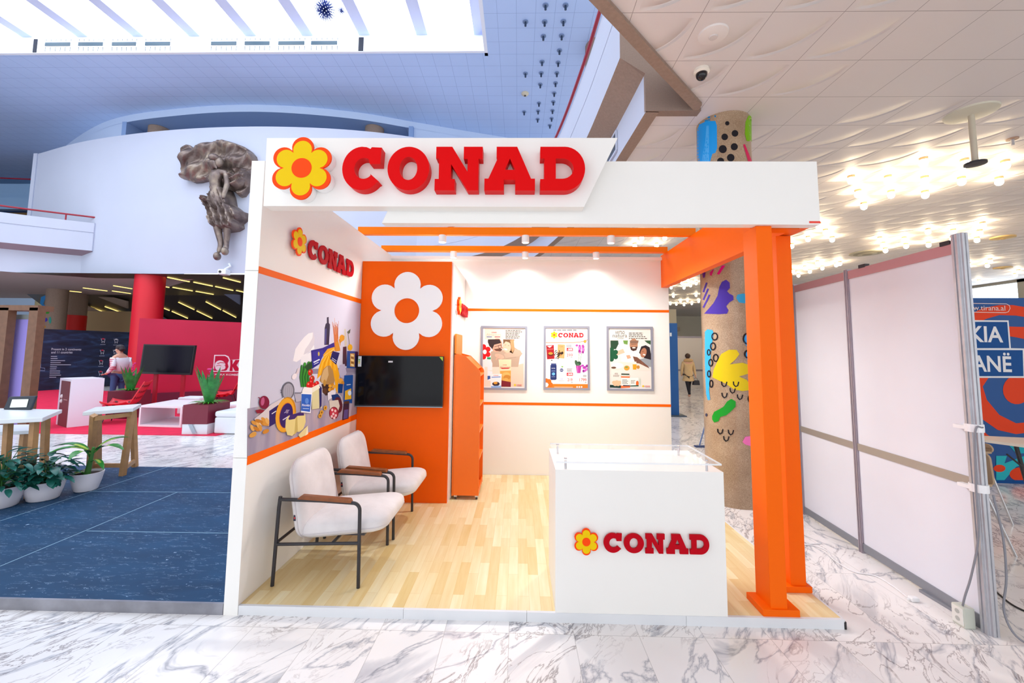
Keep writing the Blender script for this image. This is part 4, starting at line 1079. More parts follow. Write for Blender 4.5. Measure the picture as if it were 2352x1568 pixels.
def poster_c(A, x0, y0, x1, y1):
    s = S(A); s.p([(1570, 160), (2050, 168), (2055, 850), (1572, 848)], '#f6f2ef'); s.p([(1575, 172), (2040, 176), (2045, 838), (1575, 832)], '#ede4dc')
    s.t('verso', 1632, 196, 1738, 232, '#4a463f'); s.t('natura', 1603, 234, 1766, 268, '#4a463f'); s.l([(1680, 200), (1692, 192)], 4, '#5a7a4a'); s.t('CONAD', 1655, 273, 1728, 284, '#3f5f3f', .02)
    s.tl(1786, 215, 1992, 4, 20, 9, '#5a524c')
    s.p([(1578, 302), (2030, 302), (2034, 640), (1580, 632)], '#dfe3df')
    s.p([(1578, 302), (1665, 302), (1670, 340), (1640, 400), (1580, 400)], '#2a4a34'); s.p([(1720, 302), (1775, 302), (1770, 350), (1730, 340)], '#6f9a4a'); s.p([(1960, 302), (2030, 302), (2030, 350), (1990, 330)], '#3a5a3a')
    # man
    s.p([(1640, 420), (1700, 390), (1790, 365), (1890, 365), (1940, 400), (1930, 480), (1880, 500), (1840, 560), (1700, 560), (1700, 480)], '#efecec')
    s.p([(1645, 425), (1720, 395), (1740, 440), (1650, 470)], '#e6bfa2'); s.e(1840, 350, 46, 70, '#b88668'); s.p([(1795, 302), (1895, 302), (1888, 335), (1800, 335)], '#8a6a58'); s.p([(1800, 375), (1885, 372), (1870, 412), (1835, 422), (1808, 408)], '#4b342c'); s.e(1842, 384, 20, 8, '#efe2da'); s.l([(1812, 345), (1872, 343)], 4, '#3c2c28')
    s.p([(1755, 470), (1795, 465), (1810, 500), (1770, 510)], '#d9a888')
    # woman
    s.p([(1925, 470), (1900, 440), (1925, 370), (1975, 355), (2020, 380), (2034, 460), (2034, 530), (1990, 560), (1960, 500)], '#2c2226')
    s.e(1950, 440, 34, 55, '#b47a5c', .25); s.e(1958, 462, 16, 8, '#f6ebe6', .3); s.l([(1935, 428), (1952, 424)], 4, '#3a2420')
    s.p([(1880, 520), (1960, 500), (2034, 520), (2034, 600), (1900, 590)], '#9aa0a6'); s.p([(1830, 480), (1880, 490), (2000, 590), (2020, 620), (1960, 620), (1850, 540)], '#7d5240'); s.l([(1930, 545), (1955, 600)], 12, '#8a5c48')
    # table
    s.p([(1580, 575), (1700, 540), (1900, 560), (2034, 625), (2034, 640), (1580, 634)], '#e9e1d6'); s.e(1655, 585, 68, 32, '#f8f6f2'); s.e(1615, 608, 28, 12, '#6b4a3a'); s.e(1762, 612, 32, 28, '#dba13c'); s.e(1758, 602, 18, 10, '#8a9a4a')
    s.p([(1830, 540), (1870, 540), (1868, 632), (1834, 632)], '#eee9e0'); s.p([(1828, 570), (1874, 570), (1870, 630), (1832, 630)], '#f0a222'); s.e(1890, 602, 18, 20, '#c98a3a')
    s.fl(1590, 460, 80, '#1f5a3a', xmin=1574)
    # products
    s.t('verso', 1625, 668, 1662, 684, '#6a665f'); s.tl(1610, 690, 1680, 2, 12, 6, '#8a857c'); s.p([(1572, 800), (1700, 808), (1700, 838), (1572, 832)], '#1e3a34'); 
    for x, y in ((1620, 775), (1650, 770), (1680, 775), (1632, 795), (1664, 795)): s.e(x, y, 24, 20, '#e2bd98')
    s.p([(1800, 715), (1905, 712), (1922, 722), (1924, 810), (1910, 830), (1800, 830)], '#dfe0d8'); s.p([(1798, 722), (1892, 720), (1892, 812), (1798, 818)], '#f4f2ee'); s.e(1880, 785, 16, 30, '#e06a28'); s.p([(1798, 808), (1895, 804), (1895, 818), (1798, 820)], '#2c5a4a'); s.tl(1808, 750, 1860, 3, 14, 7, '#7a7a6a'); s.e(1911, 768, 9, 40, '#c9cfc4')
    s.p([(1697, 688), (1795, 690), (1800, 832), (1695, 838)], '#e9713a'); s.p([(1697, 720), (1797, 722), (1797, 812), (1697, 810)], '#f2efe9'); s.p([(1700, 672), (1790, 675), (1792, 692), (1700, 690)], '#4a5a4c'); s.p([(1720, 803), (1797, 806), (1797, 816), (1720, 815)], '#26324a'); s.tl(1712, 742, 1780, 4, 14, 7, '#5a6a6a'); s.p([(1700, 690), (1792, 692), (1794, 706), (1698, 704)], '#dfe6dc')
    s.fl(1946, 816, 12, '#e8c81c'); s.t('CONAD', 1962, 810, 2024, 824, '#cf2a30', .02); s.l([(1972, 831), (2022, 831)], 4, '#b99')
poster(((1105, 748), (1210, 896)), 'framed poster of an embracing couple, partly behind the orange shelf', poster_a)
poster(((1249, 748), (1355, 896)), 'framed white price poster with red numbers and a pink orchid', poster_b)
poster(((1393.5, 749), (1502, 898)), 'framed poster of a couple at breakfast with dark green flower', poster_c)

# ================================================================== ARMCHAIRS
FAB = NT('grey_fabric'); v_ = FAB.obj()
fcol = FAB.ramp(FAB.noise(v_, 5, 5), (.3, '#d5cfd0'), (.7, '#e8e3e4'))
fh = FAB.math('ADD', FAB.noise(v_, 9, 4), FAB.math('MULTIPLY', FAB.noise(v_, 260, 2), .25))
FAB.bump(fh, .35, .012); FABRIC = FAB.out(fcol, .85)
def plane_outline(c, ua, va, pts):
    c, ua, va = Vector(c), Vector(ua), Vector(va)
    return [c+ua*x+va*y for x, y in pts]
def armchair():
    t = thing('armchair', 'light grey armchair with black tube frame and wooden arms, nearer the viewer', 'armchair', (.5, .56, PZ), group='grey armchairs along the mural panel')
    # back cushion
    ub = Vector((-.20, 0, .98)).normalized(); nb = Vector((.98, 0, .20)).normalized()
    pts = rrect(-.29, .29, -.285, .285, .11, 9); pts = [(x*(1.0+.10*(1-(y+.3)/.6)), y-.02*abs(x/.3)**2*(1 if y > 0 else 0)) for x, y in pts]
    b = MB(); b.pillow(plane_outline((.300, .555, .632), (0, 1, 0), ub, pts), nb, .058, 8, 3.0)
    o = b.build('back_cushion', FABRIC, t, smooth=60)
    b = MB(); L = plane_outline((.300, .555, .632), (0, 1, 0), ub, [(x*1.004, y*1.004) for x, y in pts]); b.tube(L, .0045, 6, closed=True); b.build('piping', mat('#cfc9cc', .8, key='pipe'), o, smooth=60)
    # seat cushion
    us = Vector((.985, 0, .10)).normalized(); ns = Vector((-.10, 0, .995)).normalized()
    pts = rrect(-.33, .33, -.305, .305, .10, 9); pts = [(x, y*(1-.05*(x+.33)/.66)) for x, y in pts]
    b = MB(); b.pillow(plane_outline((.635, .557, .447), us, (0, 1, 0), pts), ns, .088, 9, 2.8)
    o = b.build('seat_cushion', FABRIC, t, smooth=60)
    b = MB(); L = plane_outline((.635, .557, .428), us, (0, 1, 0), [(x*.995, y*.995) for x, y in pts]); b.tube(L, .004, 6, closed=True); b.build('seam', mat('#cfc9cc', .8, key='pipe'), o, smooth=60)
    MB().box(.300, .318, .246, .262, .50, .54).build('fabric_tag', mat('#2a2c40', .6, key='tagm'), t)
    MB().box(.304, .314, .245, .2462, .515, .527).build('tag_mark', mat('#c83a3a', .6, key='tagr'), t)
    # frame
    for Y_ in (.232, .885):
        b = MB()
        arc = [(.735+.05*math.sin(a), Y_, .588+.05*math.cos(a)) for a in [PI/2*k/6 for k in range(7)]]
        b.tube([(.195, Y_, .655)] + [(.5, Y_, .650)] + arc + [(.790, Y_, .35), (.795, Y_, PZ+.001)], .0125, 12)
        b.build('front_leg', BLACKM, t, smooth=40)
        b = MB(); b.tube([(.205, Y_, .675), (.198, Y_, .6), (.180, Y_, PZ+.001)], .0125, 12); b.build('rear_leg', BLACKM, t, smooth=40)
        b = MB(); b.tube([(.19, Y_, .343), (.792, Y_, .362)], .011, 10); b.build('side_rail', BLACKM, t, smooth=40)
        s_ = 1
        b = MB(); b.prism([(.335, Y_-.026, .663), (.365, Y_-.026, .69), (.715, Y_-.026, .668), (.728, Y_-.026, .642)], (0, .052, 0))
        b.build('armrest', WOOD, t, bevel=.006)
    b = MB(); b.tube([(.20, .232, .36), (.20, .885, .36)], .011, 10); b.build('cross_rail', BLACKM, t, smooth=40)
    b = MB(); b.tube([(.60, .232, .362), (.60, .885, .362)], .011, 10); b.build('cross_rail', BLACKM, t, smooth=40)
    b = MB(); b.box(.42, .78, .36, .76, .36, .375); b.build('seat_base', mat('#4a454a', .6, key='sbase'), t)
    b = MB(); b.box(.235, .25, .42, .70, .45, .62); b.build('back_support', BLACKM, t)
    return t
c0 = armchair()
dup(c0, (.52, 1.315, PZ), 0, 'light grey armchair with black tube frame and wooden arms, next to the orange cupboard')

# ================================================================== LEFT SIDE: BLACK PLATFORM
g = NT('stage_panels'); v_ = g.obj(); X_, Y_, Z_ = g.sep(v_)
base = g.ramp(g.noise(g.comb(g.math('MULTIPLY', X_, 1.0), g.math('MULTIPLY', Y_, 2.2), 0), 1.6, 5, .5), (.25, '#143858'), (.75, '#1e4c72'))
sc1 = g.noise(g.comb(g.math('ADD', g.math('MULTIPLY', X_, 3), g.math('MULTIPLY', Y_, 1.2)), g.math('MULTIPLY', Y_, 16), 0), 2.2, 6, 1.5)
scr = g.ramp(g.math('ABSOLUTE', g.math('SUBTRACT', sc1, .62)), (0, (.35, .45, .55)), (.009, (0, 0, 0)))
c_ = g.mix(1.0, base, scr, 'ADD')
sp_ = g.ramp(g.noise(v_, 22, 2), (.74, (0, 0, 0)), (.78, (.4, .5, .6)))
c_ = g.mix(1.0, c_, sp_, 'ADD')
g.b.inputs['Specular IOR Level'].default_value = .18; STAGE = g.out(c_, .5)
t = thing('stage_platform', 'low dark blue-black stage platform with scuffed panels left of the booth', 'platform', (-2.6, 1.5, 0))
MB().box(-5.5, -.006, .012, 3.04, 0, .066).build('base', mat('#3f454e', .6, key='stbase'), t)
seamm = mat('#8fb3c8', .6, key='seam')
pan = MB()
pts_x = (-5.5, -4.05, -2.03, -.008)
MB().box(-5.5, -.006, .012, 3.04, .066, .070).build('deck', STAGE, t)
sm = MB()
def seamline(pa, pb, w_=.008):
    a_ = aZ(*pa, .0705); c_ = aZ(*pb, .0705)
    sm.bar((a_.x, a_.y, .0706), (c_.x, c_.y, .0706), w_, .0006)
seamline((0, 1300), (407, 1130)); seamline((0, 1196), (388, 1071)); seamline((213, 1128), (533, 1131)); seamline((199, 1219), (524, 1224))
sm.build('panel_joints', seamm, t)
MB().box(-5.5, -.004, -.004, .012, 0.0, .071).build('metal_edge', mat('#9a9aa2', .4, .6, noise=.25, nscale=6, key='medge'), t)

# ---- pots and plants
LEAF1 = mat('#1f6a5e', .35, noise=.35, nscale=9, key='leaf1'); LEAF2 = mat('#2f8a2c', .35, noise=.45, nscale=14, key='leaf2'); LEAFV = mat('#b9d24a', .4, noise=.3, nscale=30, key='leafv')
POTW = mat('#efeaf0', .35, noise=.02, nscale=3, key='potw'); SOIL = mat('#3a2a22', .9, key='soil')
def leaf(b, base, d, ln, wd, droop, seg=7, fold=.25, tip=.0):
    base = Vector(base); d = Vector(d).normalized(); side = d.cross(Vector((0, 0, 1)))
    if side.length < .1: side = Vector((1, 0, 0))
    side.normalize(); p = base; vs = []; step = ln/seg; dd = d.copy()
    for i in range(seg+1):
        s_ = i/seg; w_ = wd*math.sin(PI*min(1, s_*.93+.07))**.75*(1-.25*s_)
        if i == seg: w_ = .002
        n_ = side.cross(dd).normalized()
        vs += [p-side*w_/2+n_*fold*w_/2, p, p+side*w_/2+n_*fold*w_/2]
        p = p+dd*step; dd = (dd+Vector((0, 0, -droop/seg))).normalized()
    b.add(vs, [(3*i+k, 3*i+k+1, 3*i+k+4, 3*i+k+3) for i in range(seg) for k in (0, 1)])
    return p
def pot(t, c, r0, r1, h):
    prof = [(r0*.9, 0), (r0, .01), (r0+(r1-r0)*.55, h*.5), (r1, h), (r1-.01, h+.002), (r1-.012, h-.03)]
    b = MB(); b.lathe(c, prof, 36); return b.build('pot', POTW, t, smooth=45)
def bushy(px, py, label, r1, h, R_, H_, n, seed):
    random.seed(seed); c = aZ(px, py, .072)+Vector((-r1*.45, r1*.7, 0))
    t = thing('potted_plant', label, 'plant', (c.x, c.y, .0705))
    pot(t, (c.x, c.y, .0705), r1*.72, r1, h)
    MB().cyl(c.x, c.y, h+.02, h+.045, r1-.014, 24).build('soil', SOIL, t)
    b = MB(); st = MB()
    for i in range(n):
        a = random.uniform(0, 2*PI); u = random.random()**.6; z = .0705+h+random.uniform(.0, 1)*H_*(1-.45*u)
        p = Vector((c.x+math.cos(a)*R_*u*.95, c.y+math.sin(a)*R_*u*.95, z))
        d = Vector((math.cos(a), math.sin(a), random.uniform(-.5, .5)))
        leaf(b, p, d, random.uniform(.09, .16), random.uniform(.05, .085), random.uniform(.3, 1.1), 5)
        if i % 4 == 0: st.tube([(c.x, c.y, .0705+h-.01), ((c.x+p.x)/2, (c.y+p.y)/2, (p.z+.07+h)/2+.06), p], .003, 5)
    b.build('foliage', LEAF1, t, smooth=60, rec=False); st.build('stems', mat('#3d7a3c', .5, key='stem'), t)
    return t
bushy(85, 1155, 'bushy green plant in a white pot on the dark stage, between two other pots', .175, .20, .22, .34, 150, 3)
bushy(-22, 1175, 'bushy green plant in a white pot, cut off by the left edge', .19, .21, .27, .42, 170, 5)
# dieffenbachia
c = aZ(188, 1131, .072)+Vector((-.05, .09, 0))
t = thing('potted_plant', 'broad-leaved variegated plant in a white pot, rightmost pot on the dark stage', 'plant', (c.x, c.y, .0705))
pot(t, (c.x, c.y, .0705), .105, .15, .205); MB().cyl(c.x, c.y, .23, .25, .136, 24).build('soil', SOIL, t)
b = MB(); b.tube([(c.x, c.y, .25), (c.x+.02, c.y, .38), (c.x+.05, c.y, .56)], [.03, .024, .014], 10); b.build('stalk', mat('#3f7a34', .5, key='stalk'), t, smooth=50)
b = MB(); v2 = MB()
for (dx, dy, dz, ln, wd, dr, z0) in ((1, -.1, .55, .38, .13, 1.1, .50), (-1, -.2, .6, .38, .14, 1.0, .50), (.6, .7, .7, .3, .12, 1.0, .52), (-.6, -.7, .55, .34, .13, 1.3, .5), (1, -.5, .1, .3, .07, .9, .42), (-1, .2, -.1, .26, .09, .6, .3), (-.8, -.4, .0, .22, .1, .8, .28), (.2, -.9, .5, .3, .12, 1.3, .48)):
    p = Vector((c.x+.04, c.y, z0)); d = Vector((dx, dy, dz)).normalized()
    leaf(b, p+d*.06, d, ln, wd, dr); leaf(v2, p+d*.06+Vector((0, 0, .003)), d, ln*.93, wd*.42, dr)
    b.tube([p+Vector((-.03, 0, -.04)), p+d*.08], .006, 6)
b.build('leaves', LEAF2, t, smooth=60, rec=False); v2.build('leaf_centres', LEAFV, t, smooth=60, rec=False)

# ---- bar tables
TOPW = mat('#eef2f6', .3, key='tablew')
def bar_table(name, label, pts, z, legs, cat='table', rails=(), zf=.0705):
    """pts: corners of the top in plan; legs: list of (foot xy, head xy)"""
    cx_ = sum(p[0] for p in pts)/4; cy_ = sum(p[1] for p in pts)/4
    t = thing(name, label, cat, (cx_, cy_, zf))
    b = MB(); b.prism([(x, y, z-.045) for x, y in pts], (0, 0, .045)); b.build('table_top', TOPW, t, bevel=.004)
    for (fx, fy), (hx, hy) in legs:
        b = MB(); b.bar((fx, fy, zf), (hx, hy, z-.045), .055, .055, up=(0, 1, 0)); b.build('leg', OAK, t)
    for a_, c_ in rails:
        b = MB(); b.bar(a_, c_, .03, .05); b.build('rail', OAK, t)
    return t
def XY(px, py, z): p = aZ(px, py, z); return (p.x, p.y)
zt = .95
f1 = XY(283, 1092, .07); f2 = XY(206, 1092, .07); h1 = XY(287, 945, zt); h2 = XY(207, 950, zt)
bk = Vector((-.05, .42))
T = [XY(190, 946, zt), XY(306, 937, zt)]; T += [(T[1][0]-.28, T[1][1]+.42), (T[0][0]-.28, T[0][1]+.42)]
fb1 = (f1[0]-.22, f1[1]+.40); fb2 = (f2[0]-.18, f2[1]+.28)
hd = lambda p, q: (p[0], p[1])
lp = [((f1[0]-.01, f1[1]), (T[1][0]-.06, T[1][1]+.05)), (f2, (T[0][0]+.09, T[0][1]+.05)), (fb1, (T[2][0]-.06, T[2][1]-.06)), (fb2, (T[3][0]+.09, T[3][1]-.05))]
bar_table('bar_table', 'white-topped bar table with oak legs standing behind the rightmost pot', T, zt, lp,
          rails=(((f1[0], f1[1], .16), (fb1[0], fb1[1], .16)), ((f2[0], f2[1], .20), (f1[0], f1[1], .20)), ((T[0][0]+.1, T[0][1]+.05, zt-.085), (T[1][0]-.06, T[1][1]+.05, zt-.085))))
# nearer long bar table at the left edge
T2 = [XY(-90, 968, zt), XY(98, 959, zt), XY(143, 940, zt), XY(-60, 936, zt)]
T2 = [(T2[0][0], T2[0][1]), T2[1], T2[2], T2[3]]
L1 = XY(0, 1140, .07); 
def leg_at(px0, y_top, px1, Yp):
    a_ = aY(px0, y_top, Yp); 
    return a_
Yt = T2[1][1]
def foot(px, Yp):   # foot on the stage for a given image column and depth
    y_lo, y_hi = 900, 1400
    for _ in range(40):
        m_ = (y_lo+y_hi)/2
        if aZ(px, m_, .07).y > Yp: y_lo = m_
        else: y_hi = m_
    return aZ(px, m_, .07).x
lp = [((foot(8, Yt+.05), Yt+.05), (foot(20, Yt+.05)*0+aY(20, 965, Yt+.05).x, Yt+.05)), ((aY(76, 1040, Yt+.06).x, Yt+.06), (aY(80, 965, Yt+.06).x, Yt+.06)), ((aY(113, 1040, Yt+.45).x, Yt+.42), (aY(112, 955, Yt+.45).x, Yt+.42))]
bar_table('bar_table', 'long white-topped bar table with oak legs at the left edge, carrying the tablet', T2, zt, lp)
tz = .66
T3 = [XY(-60, 994, tz), XY(70, 988, tz), XY(88, 974, tz), XY(-60, 976, tz)]
Y3 = T3[1][1]
bar_table('bench', 'low white bench with oak legs under the long bar table at the left edge', T3, tz, [((aY(50, 1040, Y3+.04).x, Y3+.04), (aY(56, 995, Y3+.04).x, Y3+.04)), ((aY(-30, 1040, Y3+.04).x, Y3+.04), (aY(-30, 995, Y3+.04).x, Y3+.04))], cat='bench')
# tablet in rugged case
p = aZ(42, 941, zt); q0 = aY(6, 941, p.y); q1 = aY(78, 911, p.y)
t = thing('tablet', 'tablet in a black case propped on the bar table', 'tablet', (p.x, p.y, zt))
b = MB(); b.prism([(q0.x, p.y, zt), (q1.x-.03, p.y, zt), (q1.x, p.y+.02, zt+.17), (q0.x+.03, p.y+.02, zt+.155)], (0, .03, 0)); b.build('case', mat('#222b38', .5, key='tcase'), t, bevel=.012)
b = MB(); b.prism([(q0.x+.09, p.y-.003, zt+.028), (q1.x-.08, p.y-.003, zt+.035), (q1.x-.075, p.y+.006, zt+.13), (q0.x+.10, p.y+.006, zt+.125)], (0, .002, 0)); b.build('screen', mat('#dfe8df', .3, emit=.5, key='tscreen'), t)

# ---- wooden display frame with purple panel, far left
OAKD = mat('#7a5640', .55, noise=.15, nscale=10, key='oakd')
Yw = 5.6
t = thing('display_stand', 'tall brown wooden frame with a lilac panel at the left edge', 'display frame', (aY(40, 950, Yw).x, Yw, 0))
def vbar(nm, xa, xb, ya, yb, m_, Y0=Yw, th=.15):
    a_ = aY(xa, ya, Y0); c_ = aY(xb, ya, Y0); z0 = 0 if yb is None else aY(xa, yb, Y0).z
    b = MB(); b.box(a_.x, c_.x, Y0, Y0+th, max(.0115, z0), a_.z); return b.build(nm, m_, t)
vbar('post', -14, 20, 706, None, OAKD); vbar('post', 68, 88, 706, None, OAKD)
vbar('top_bar', -14, 88, 700, 712, OAKD, th=.3)
vbar('lilac_panel', 20, 70, 733, None, mat('#a99cf0', .5, key='lilac'), Y0=Yw+.25, th=.05)
vbar('glass_strip', 24, 66, 722, 733, mat('#a9b2b0', .3, key='gstrip'), Y0=Yw+.28, th=.04)

# ================================================================== RED STAND OF THE BANK
CARP = mat('#e8174a', .9, noise=.1, nscale=5, bump=.3, bscale=200, key='carpet')
b = MB(); b.prism([(-10.4, 5.40, 0.002), (-4.05, 5.42, 0.002), (-3.2, 9.5, 0.002), (-6.2, 12.4, .002), (-17.5, 13.6, .002)], (0, 0, .008))
tag(b.build('red_carpet', CARP), 'bright crimson carpet laid on the marble around the red exhibition stand', 'carpet')
def vpanel(p0, p1, ytop_at, th=.08, zbase=.0115):
    """upright panel: floor points from pixels, top from the pixel height over p0"""
    a_ = aZ(*p0); c_ = aZ(*p1); a_.z = c_.z = zbase; n_ = (c_-a_).cross(Vector((0, 0, 1))).normalized()
    d = a_-CAM; k = d.dot(Vector((0, 1, 0)))
    top = aY(p0[0], ytop_at, a_.y).z
    return a_, c_, top, -n_ if n_.y < 0 else n_
def panel_art(a_, c_, top, nrm, off=.001):
    """art mapping from photo pixels onto the vertical plane through a_, c_"""
    nr = Vector((nrm.x, nrm.y, 0)).normalized()
    def fn(x, y, h):
        q = ray(x, y); t_ = (a_-CAM).dot(nr)/q.dot(nr)
        return CAM+q*t_-nr*(off+h)
    return fn
RW = NT('red_wall'); Xr, Yr, Zr = RW.sep(RW.obj())
rc = RW.ramp(RW.noise(RW.comb(Xr, Yr, Zr), .5, 2), (.3, '#c2103f'), (.7, '#d8184c')); RWM = RW.out(rc, .55)
a_, c_, top, nrm = vpanel((303, 941), (560, 925), 731)
c_ = a_+(c_-a_)*1.9
t = thing('red_backdrop', 'crimson backdrop wall of the bank stand with a white logo', 'backdrop', (a_.x, a_.y, 0))
b = MB(); b.prism([a_, c_, c_+Vector((0, 0, top)), a_+Vector((0, 0, top))], nrm*.1); b.build('panel', RWM, t)
b = MB(); b.prism([a_-nrm*.03, c_-nrm*.03, c_-nrm*.03+Vector((0, 0, .42)), a_-nrm*.03+Vector((0, 0, .42))], nrm*.03); b.build('plinth', mat('#6d1a3c', .5, key='plinth'), t)
A = Art(panel_art(a_, c_, top, nrm, .002), .0008)
def bz(x, y): return (240+x/5.406, 720+y/5.406)
A.poly([bz(*q) for q in ((1362, 512), (1500, 512), (1540, 530), (1560, 575), (1690, 565), (1690, 722), (1345, 722))], '#f6e8f0')
A.poly([bz(*q) for q in ((1375, 525), (1495, 525), (1530, 545), (1545, 580), (1530, 615), (1540, 660), (1520, 700), (1500, 710), (1358, 710))], '#c8123f')
A.ell(*bz(1435, 640), 66/5.4, 60/5.4, '#f6e8f0'); A.ell(*bz(1480, 672), 40/5.4, 36/5.4, '#c8123f'); A.ell(*bz(1470, 665), 32/5.4, 30/5.4, '#f6e8f0'); A.ell(*bz(1425, 665), 52/5.4, 44/5.4, '#f6e8f0')
A.line([bz(1400, 622), bz(1440, 606), bz(1490, 612)], 1.6, '#c8123f'); A.line([bz(1385, 650), bz(1420, 640), bz(1450, 650)], 1.2, '#c8123f')
A.poly([bz(*q) for q in ((1560, 575), (1590, 575), (1590, 630), (1625, 575), (1680, 575), (1640, 640), (1690, 712), (1620, 712), (1590, 660), (1590, 712), (1552, 712), (1562, 640))], '#c8123f')
A.text('BANKA KOMBËTARE TREGTARE', (bz(1345, 738), bz(2010, 748), bz(2006, 782), bz(1343, 764)), '#f6e8f0', .02)
A.build('logo', t)
# television on red posts
Yt_ = a_.y-.7
q0 = aY(330, 790, Yt_); q1 = aY(443, 862, Yt_)
t = thing('television', 'black television on two red posts in front of the crimson backdrop', 'television', ((q0.x+q1.x)/2, Yt_, 0.01))
MB().prism([(q0.x, Yt_, q0.z), (q1.x, Yt_, q0.z-.02), (q1.x-.07, Yt_, q1.z+.01), (q0.x-.06, Yt_, q1.z+.03)], (0, .07, 0)).build('casing', mat('#16151c', .35, key='tvcase'), t)
MB().prism([(q0.x+.03, Yt_-.004, q0.z-.03), (q1.x-.03, Yt_-.004, q0.z-.05), (q1.x-.09, Yt_-.004, q1.z+.06), (q0.x-.02, Yt_-.004, q1.z+.08)], (0, .004, 0)).build('screen', mat('#0e0f1c', .2, key='screen2', spec=.2), t)
for x in (357, 420):
    p_ = aY(x, 870, Yt_+.08).x; MB().box(p_-.045, p_+.045, Yt_+.07, Yt_+.12, .01, q1.z+.2).build('post', mat('#b3152e', .5, key='rpost'), t)
# columns
b = MB(); p0 = aY(297, 800, 13.75); p1 = aY(353, 800, 13.75)
b.cyl((p0.x+p1.x)/2, 13.9, 0, Z_LOW, (p1.x-p0.x)/2, 36); 
tag(b.build('column', mat('#d8102a', .45, noise=.05, nscale=1, key='redcol'), smooth=40), 'thick glossy red round column rising behind the crimson backdrop', 'column')
# dark display wall
a_, c_, top, nrm = vpanel((70, 899), (300, 884), 755)
t = thing('dark_display_wall', 'dark navy exhibition wall with small white print and icons', 'display wall', (a_.x, a_.y, 0))
g = NT('navy_print'); n_ = g.noise(g.comb(*[g.math('MULTIPLY', k, s) for k, s in zip(g.sep(g.obj()), (.7, .7, 3))]), 1.5, 6, 1.2)
b = MB(); b.prism([a_, c_, c_+Vector((0, 0, top)), a_+Vector((0, 0, top))], nrm*.1); b.build('panel', g.out(g.ramp(n_, (.35, '#141c33'), (.55, '#1d2b4a'), (.75, '#33517c')), .5), t)
A = Art(panel_art(a_, c_, top, nrm, .002), .0008)
def dz(x, y): return (x/4.2, 700+y/4.2)
A.text('Present in 2 continents', (dz(497, 415), dz(785, 418), dz(783, 440), dz(495, 437)), '#cdd3e2', .01); A.text('and 11 countries', (dz(495, 446), dz(700, 446), dz(698, 468), dz(493, 468)), '#cdd3e2', .01)
for i, wd in enumerate((60, 66, 140, 100, 200, 66, 62, 100, 100, 110, 66)):
    y = 497+i*20; x = 490-i*1.6; A.line([dz(x, y), dz(x+wd, y)], 1.7, '#aeb6ca')
for i, (x, y) in enumerate(((990, 340), (1115, 345), (980, 450), (1105, 450), (968, 550), (1095, 555), (962, 655))):
    q = dz(x, y); A.line([(q[0]-4, q[1]-4), (q[0]-2, q[1]+3), (q[0]+4, q[1]+3), (q[0]+5, q[1]-3)], 1.1, '#cdd3e2')
    A.ell(q[0]+1, q[1]-3, 3.4, 1.7, '#c2405a' if i % 2 == 0 else '#cdd3e2'); A.ell(q[0]-2, q[1]+5, 1.1, 1.1, '#cdd3e2'); A.ell(q[0]+3, q[1]+5, 1.1, 1.1, '#cdd3e2')
    A.line([(q[0]-6, q[1]+10), (q[0]+6, q[1]+10)], 1.3, '#9aa2b8')
A.line([dz(345, 500), dz(388, 500), dz(385, 605), dz(425, 610), dz(425, 635), dz(335, 632)], 1.2, '#8fa0c4')
A.build('print', t)
# further columns at the left
for nm, x0, x1, ya, Yc, m_, lb in (('column', 112, 160, 700, 19.2, None, 'far round column wrapped in red with orange print'), ('column', 84, 121, 665, 17.6, None, 'far round column painted with blue, green and purple shapes'), ('column', 66, 88, 662, 21.5, None, 'pale thin round column at the far left')):
    p0 = aY(x0, 760, Yc); p1 = aY(x1, 760, Yc); r_ = (p1.x-p0.x)/2; cx_ = (p0.x+p1.x)/2
    t = thing('column', lb, 'column', (cx_, Yc+r_, 0))
    MB().cyl(cx_, Yc+r_, 0, Z_LOW, r_, 28).build('shaft', CONC if 'pale' not in lb else mat('#e8dfae', .4, key='palec'), t, smooth=40)
    def cylfn(cx_=cx_, cy_=Yc+r_, r_=r_):
        def fn(x, y, h):
            q = ray(x, y); o_ = Vector((CAM.x-cx_, CAM.y-cy_)); d = Vector((q.x, q.y))
            A_, B_, C_ = d.dot(d), 2*o_.dot(d), o_.dot(o_)-(r_+h)**2
            D_ = max(0, B_*B_-4*A_*C_); s_ = (-B_-math.sqrt(D_))/(2*A_); return CAM+q*s_
        return fn
    A = Art(cylfn(), .002, fine=8)
    if 'red' in lb:
        z1 = aY(135, 722, Yc).z; MB().cyl(cx_, Yc+r_, 0, z1, r_+.02, 28).build('red_wrap', mat('#e01f20', .5, key='wrap'), t, smooth=40)
        A.k = 14; A.poly([(121, 724), (133, 724), (131, 770), (119, 770)], '#ff7a18'); A.text('Point', ((131, 755), (130, 733), (136, 733), (136, 755)), '#f2b21c', .02); A.build('print', t)
    elif 'painted' in lb:
        A.poly([(94, 682), (104, 678), (110, 679), (102, 690), (100, 698), (108, 706), (100, 708), (92, 696)], '#2f86c8'); A.poly([(98, 710), (108, 704), (117, 708), (112, 720), (100, 721)], '#3f9a34'); A.ell(103, 734, 6, 5, '#4a3ab0'); A.ell(115, 735, 3, 8, '#2f9a8c'); A.ell(101, 750, 4, 3, '#c98a2c')
        A.build('paint', t)
b = MB(); b.box(-26, -21.6, 22.2, 22.4, 0, 3.9); struct('wall_left_back', b, mat('#c8ab80', .7, key='lbk'))

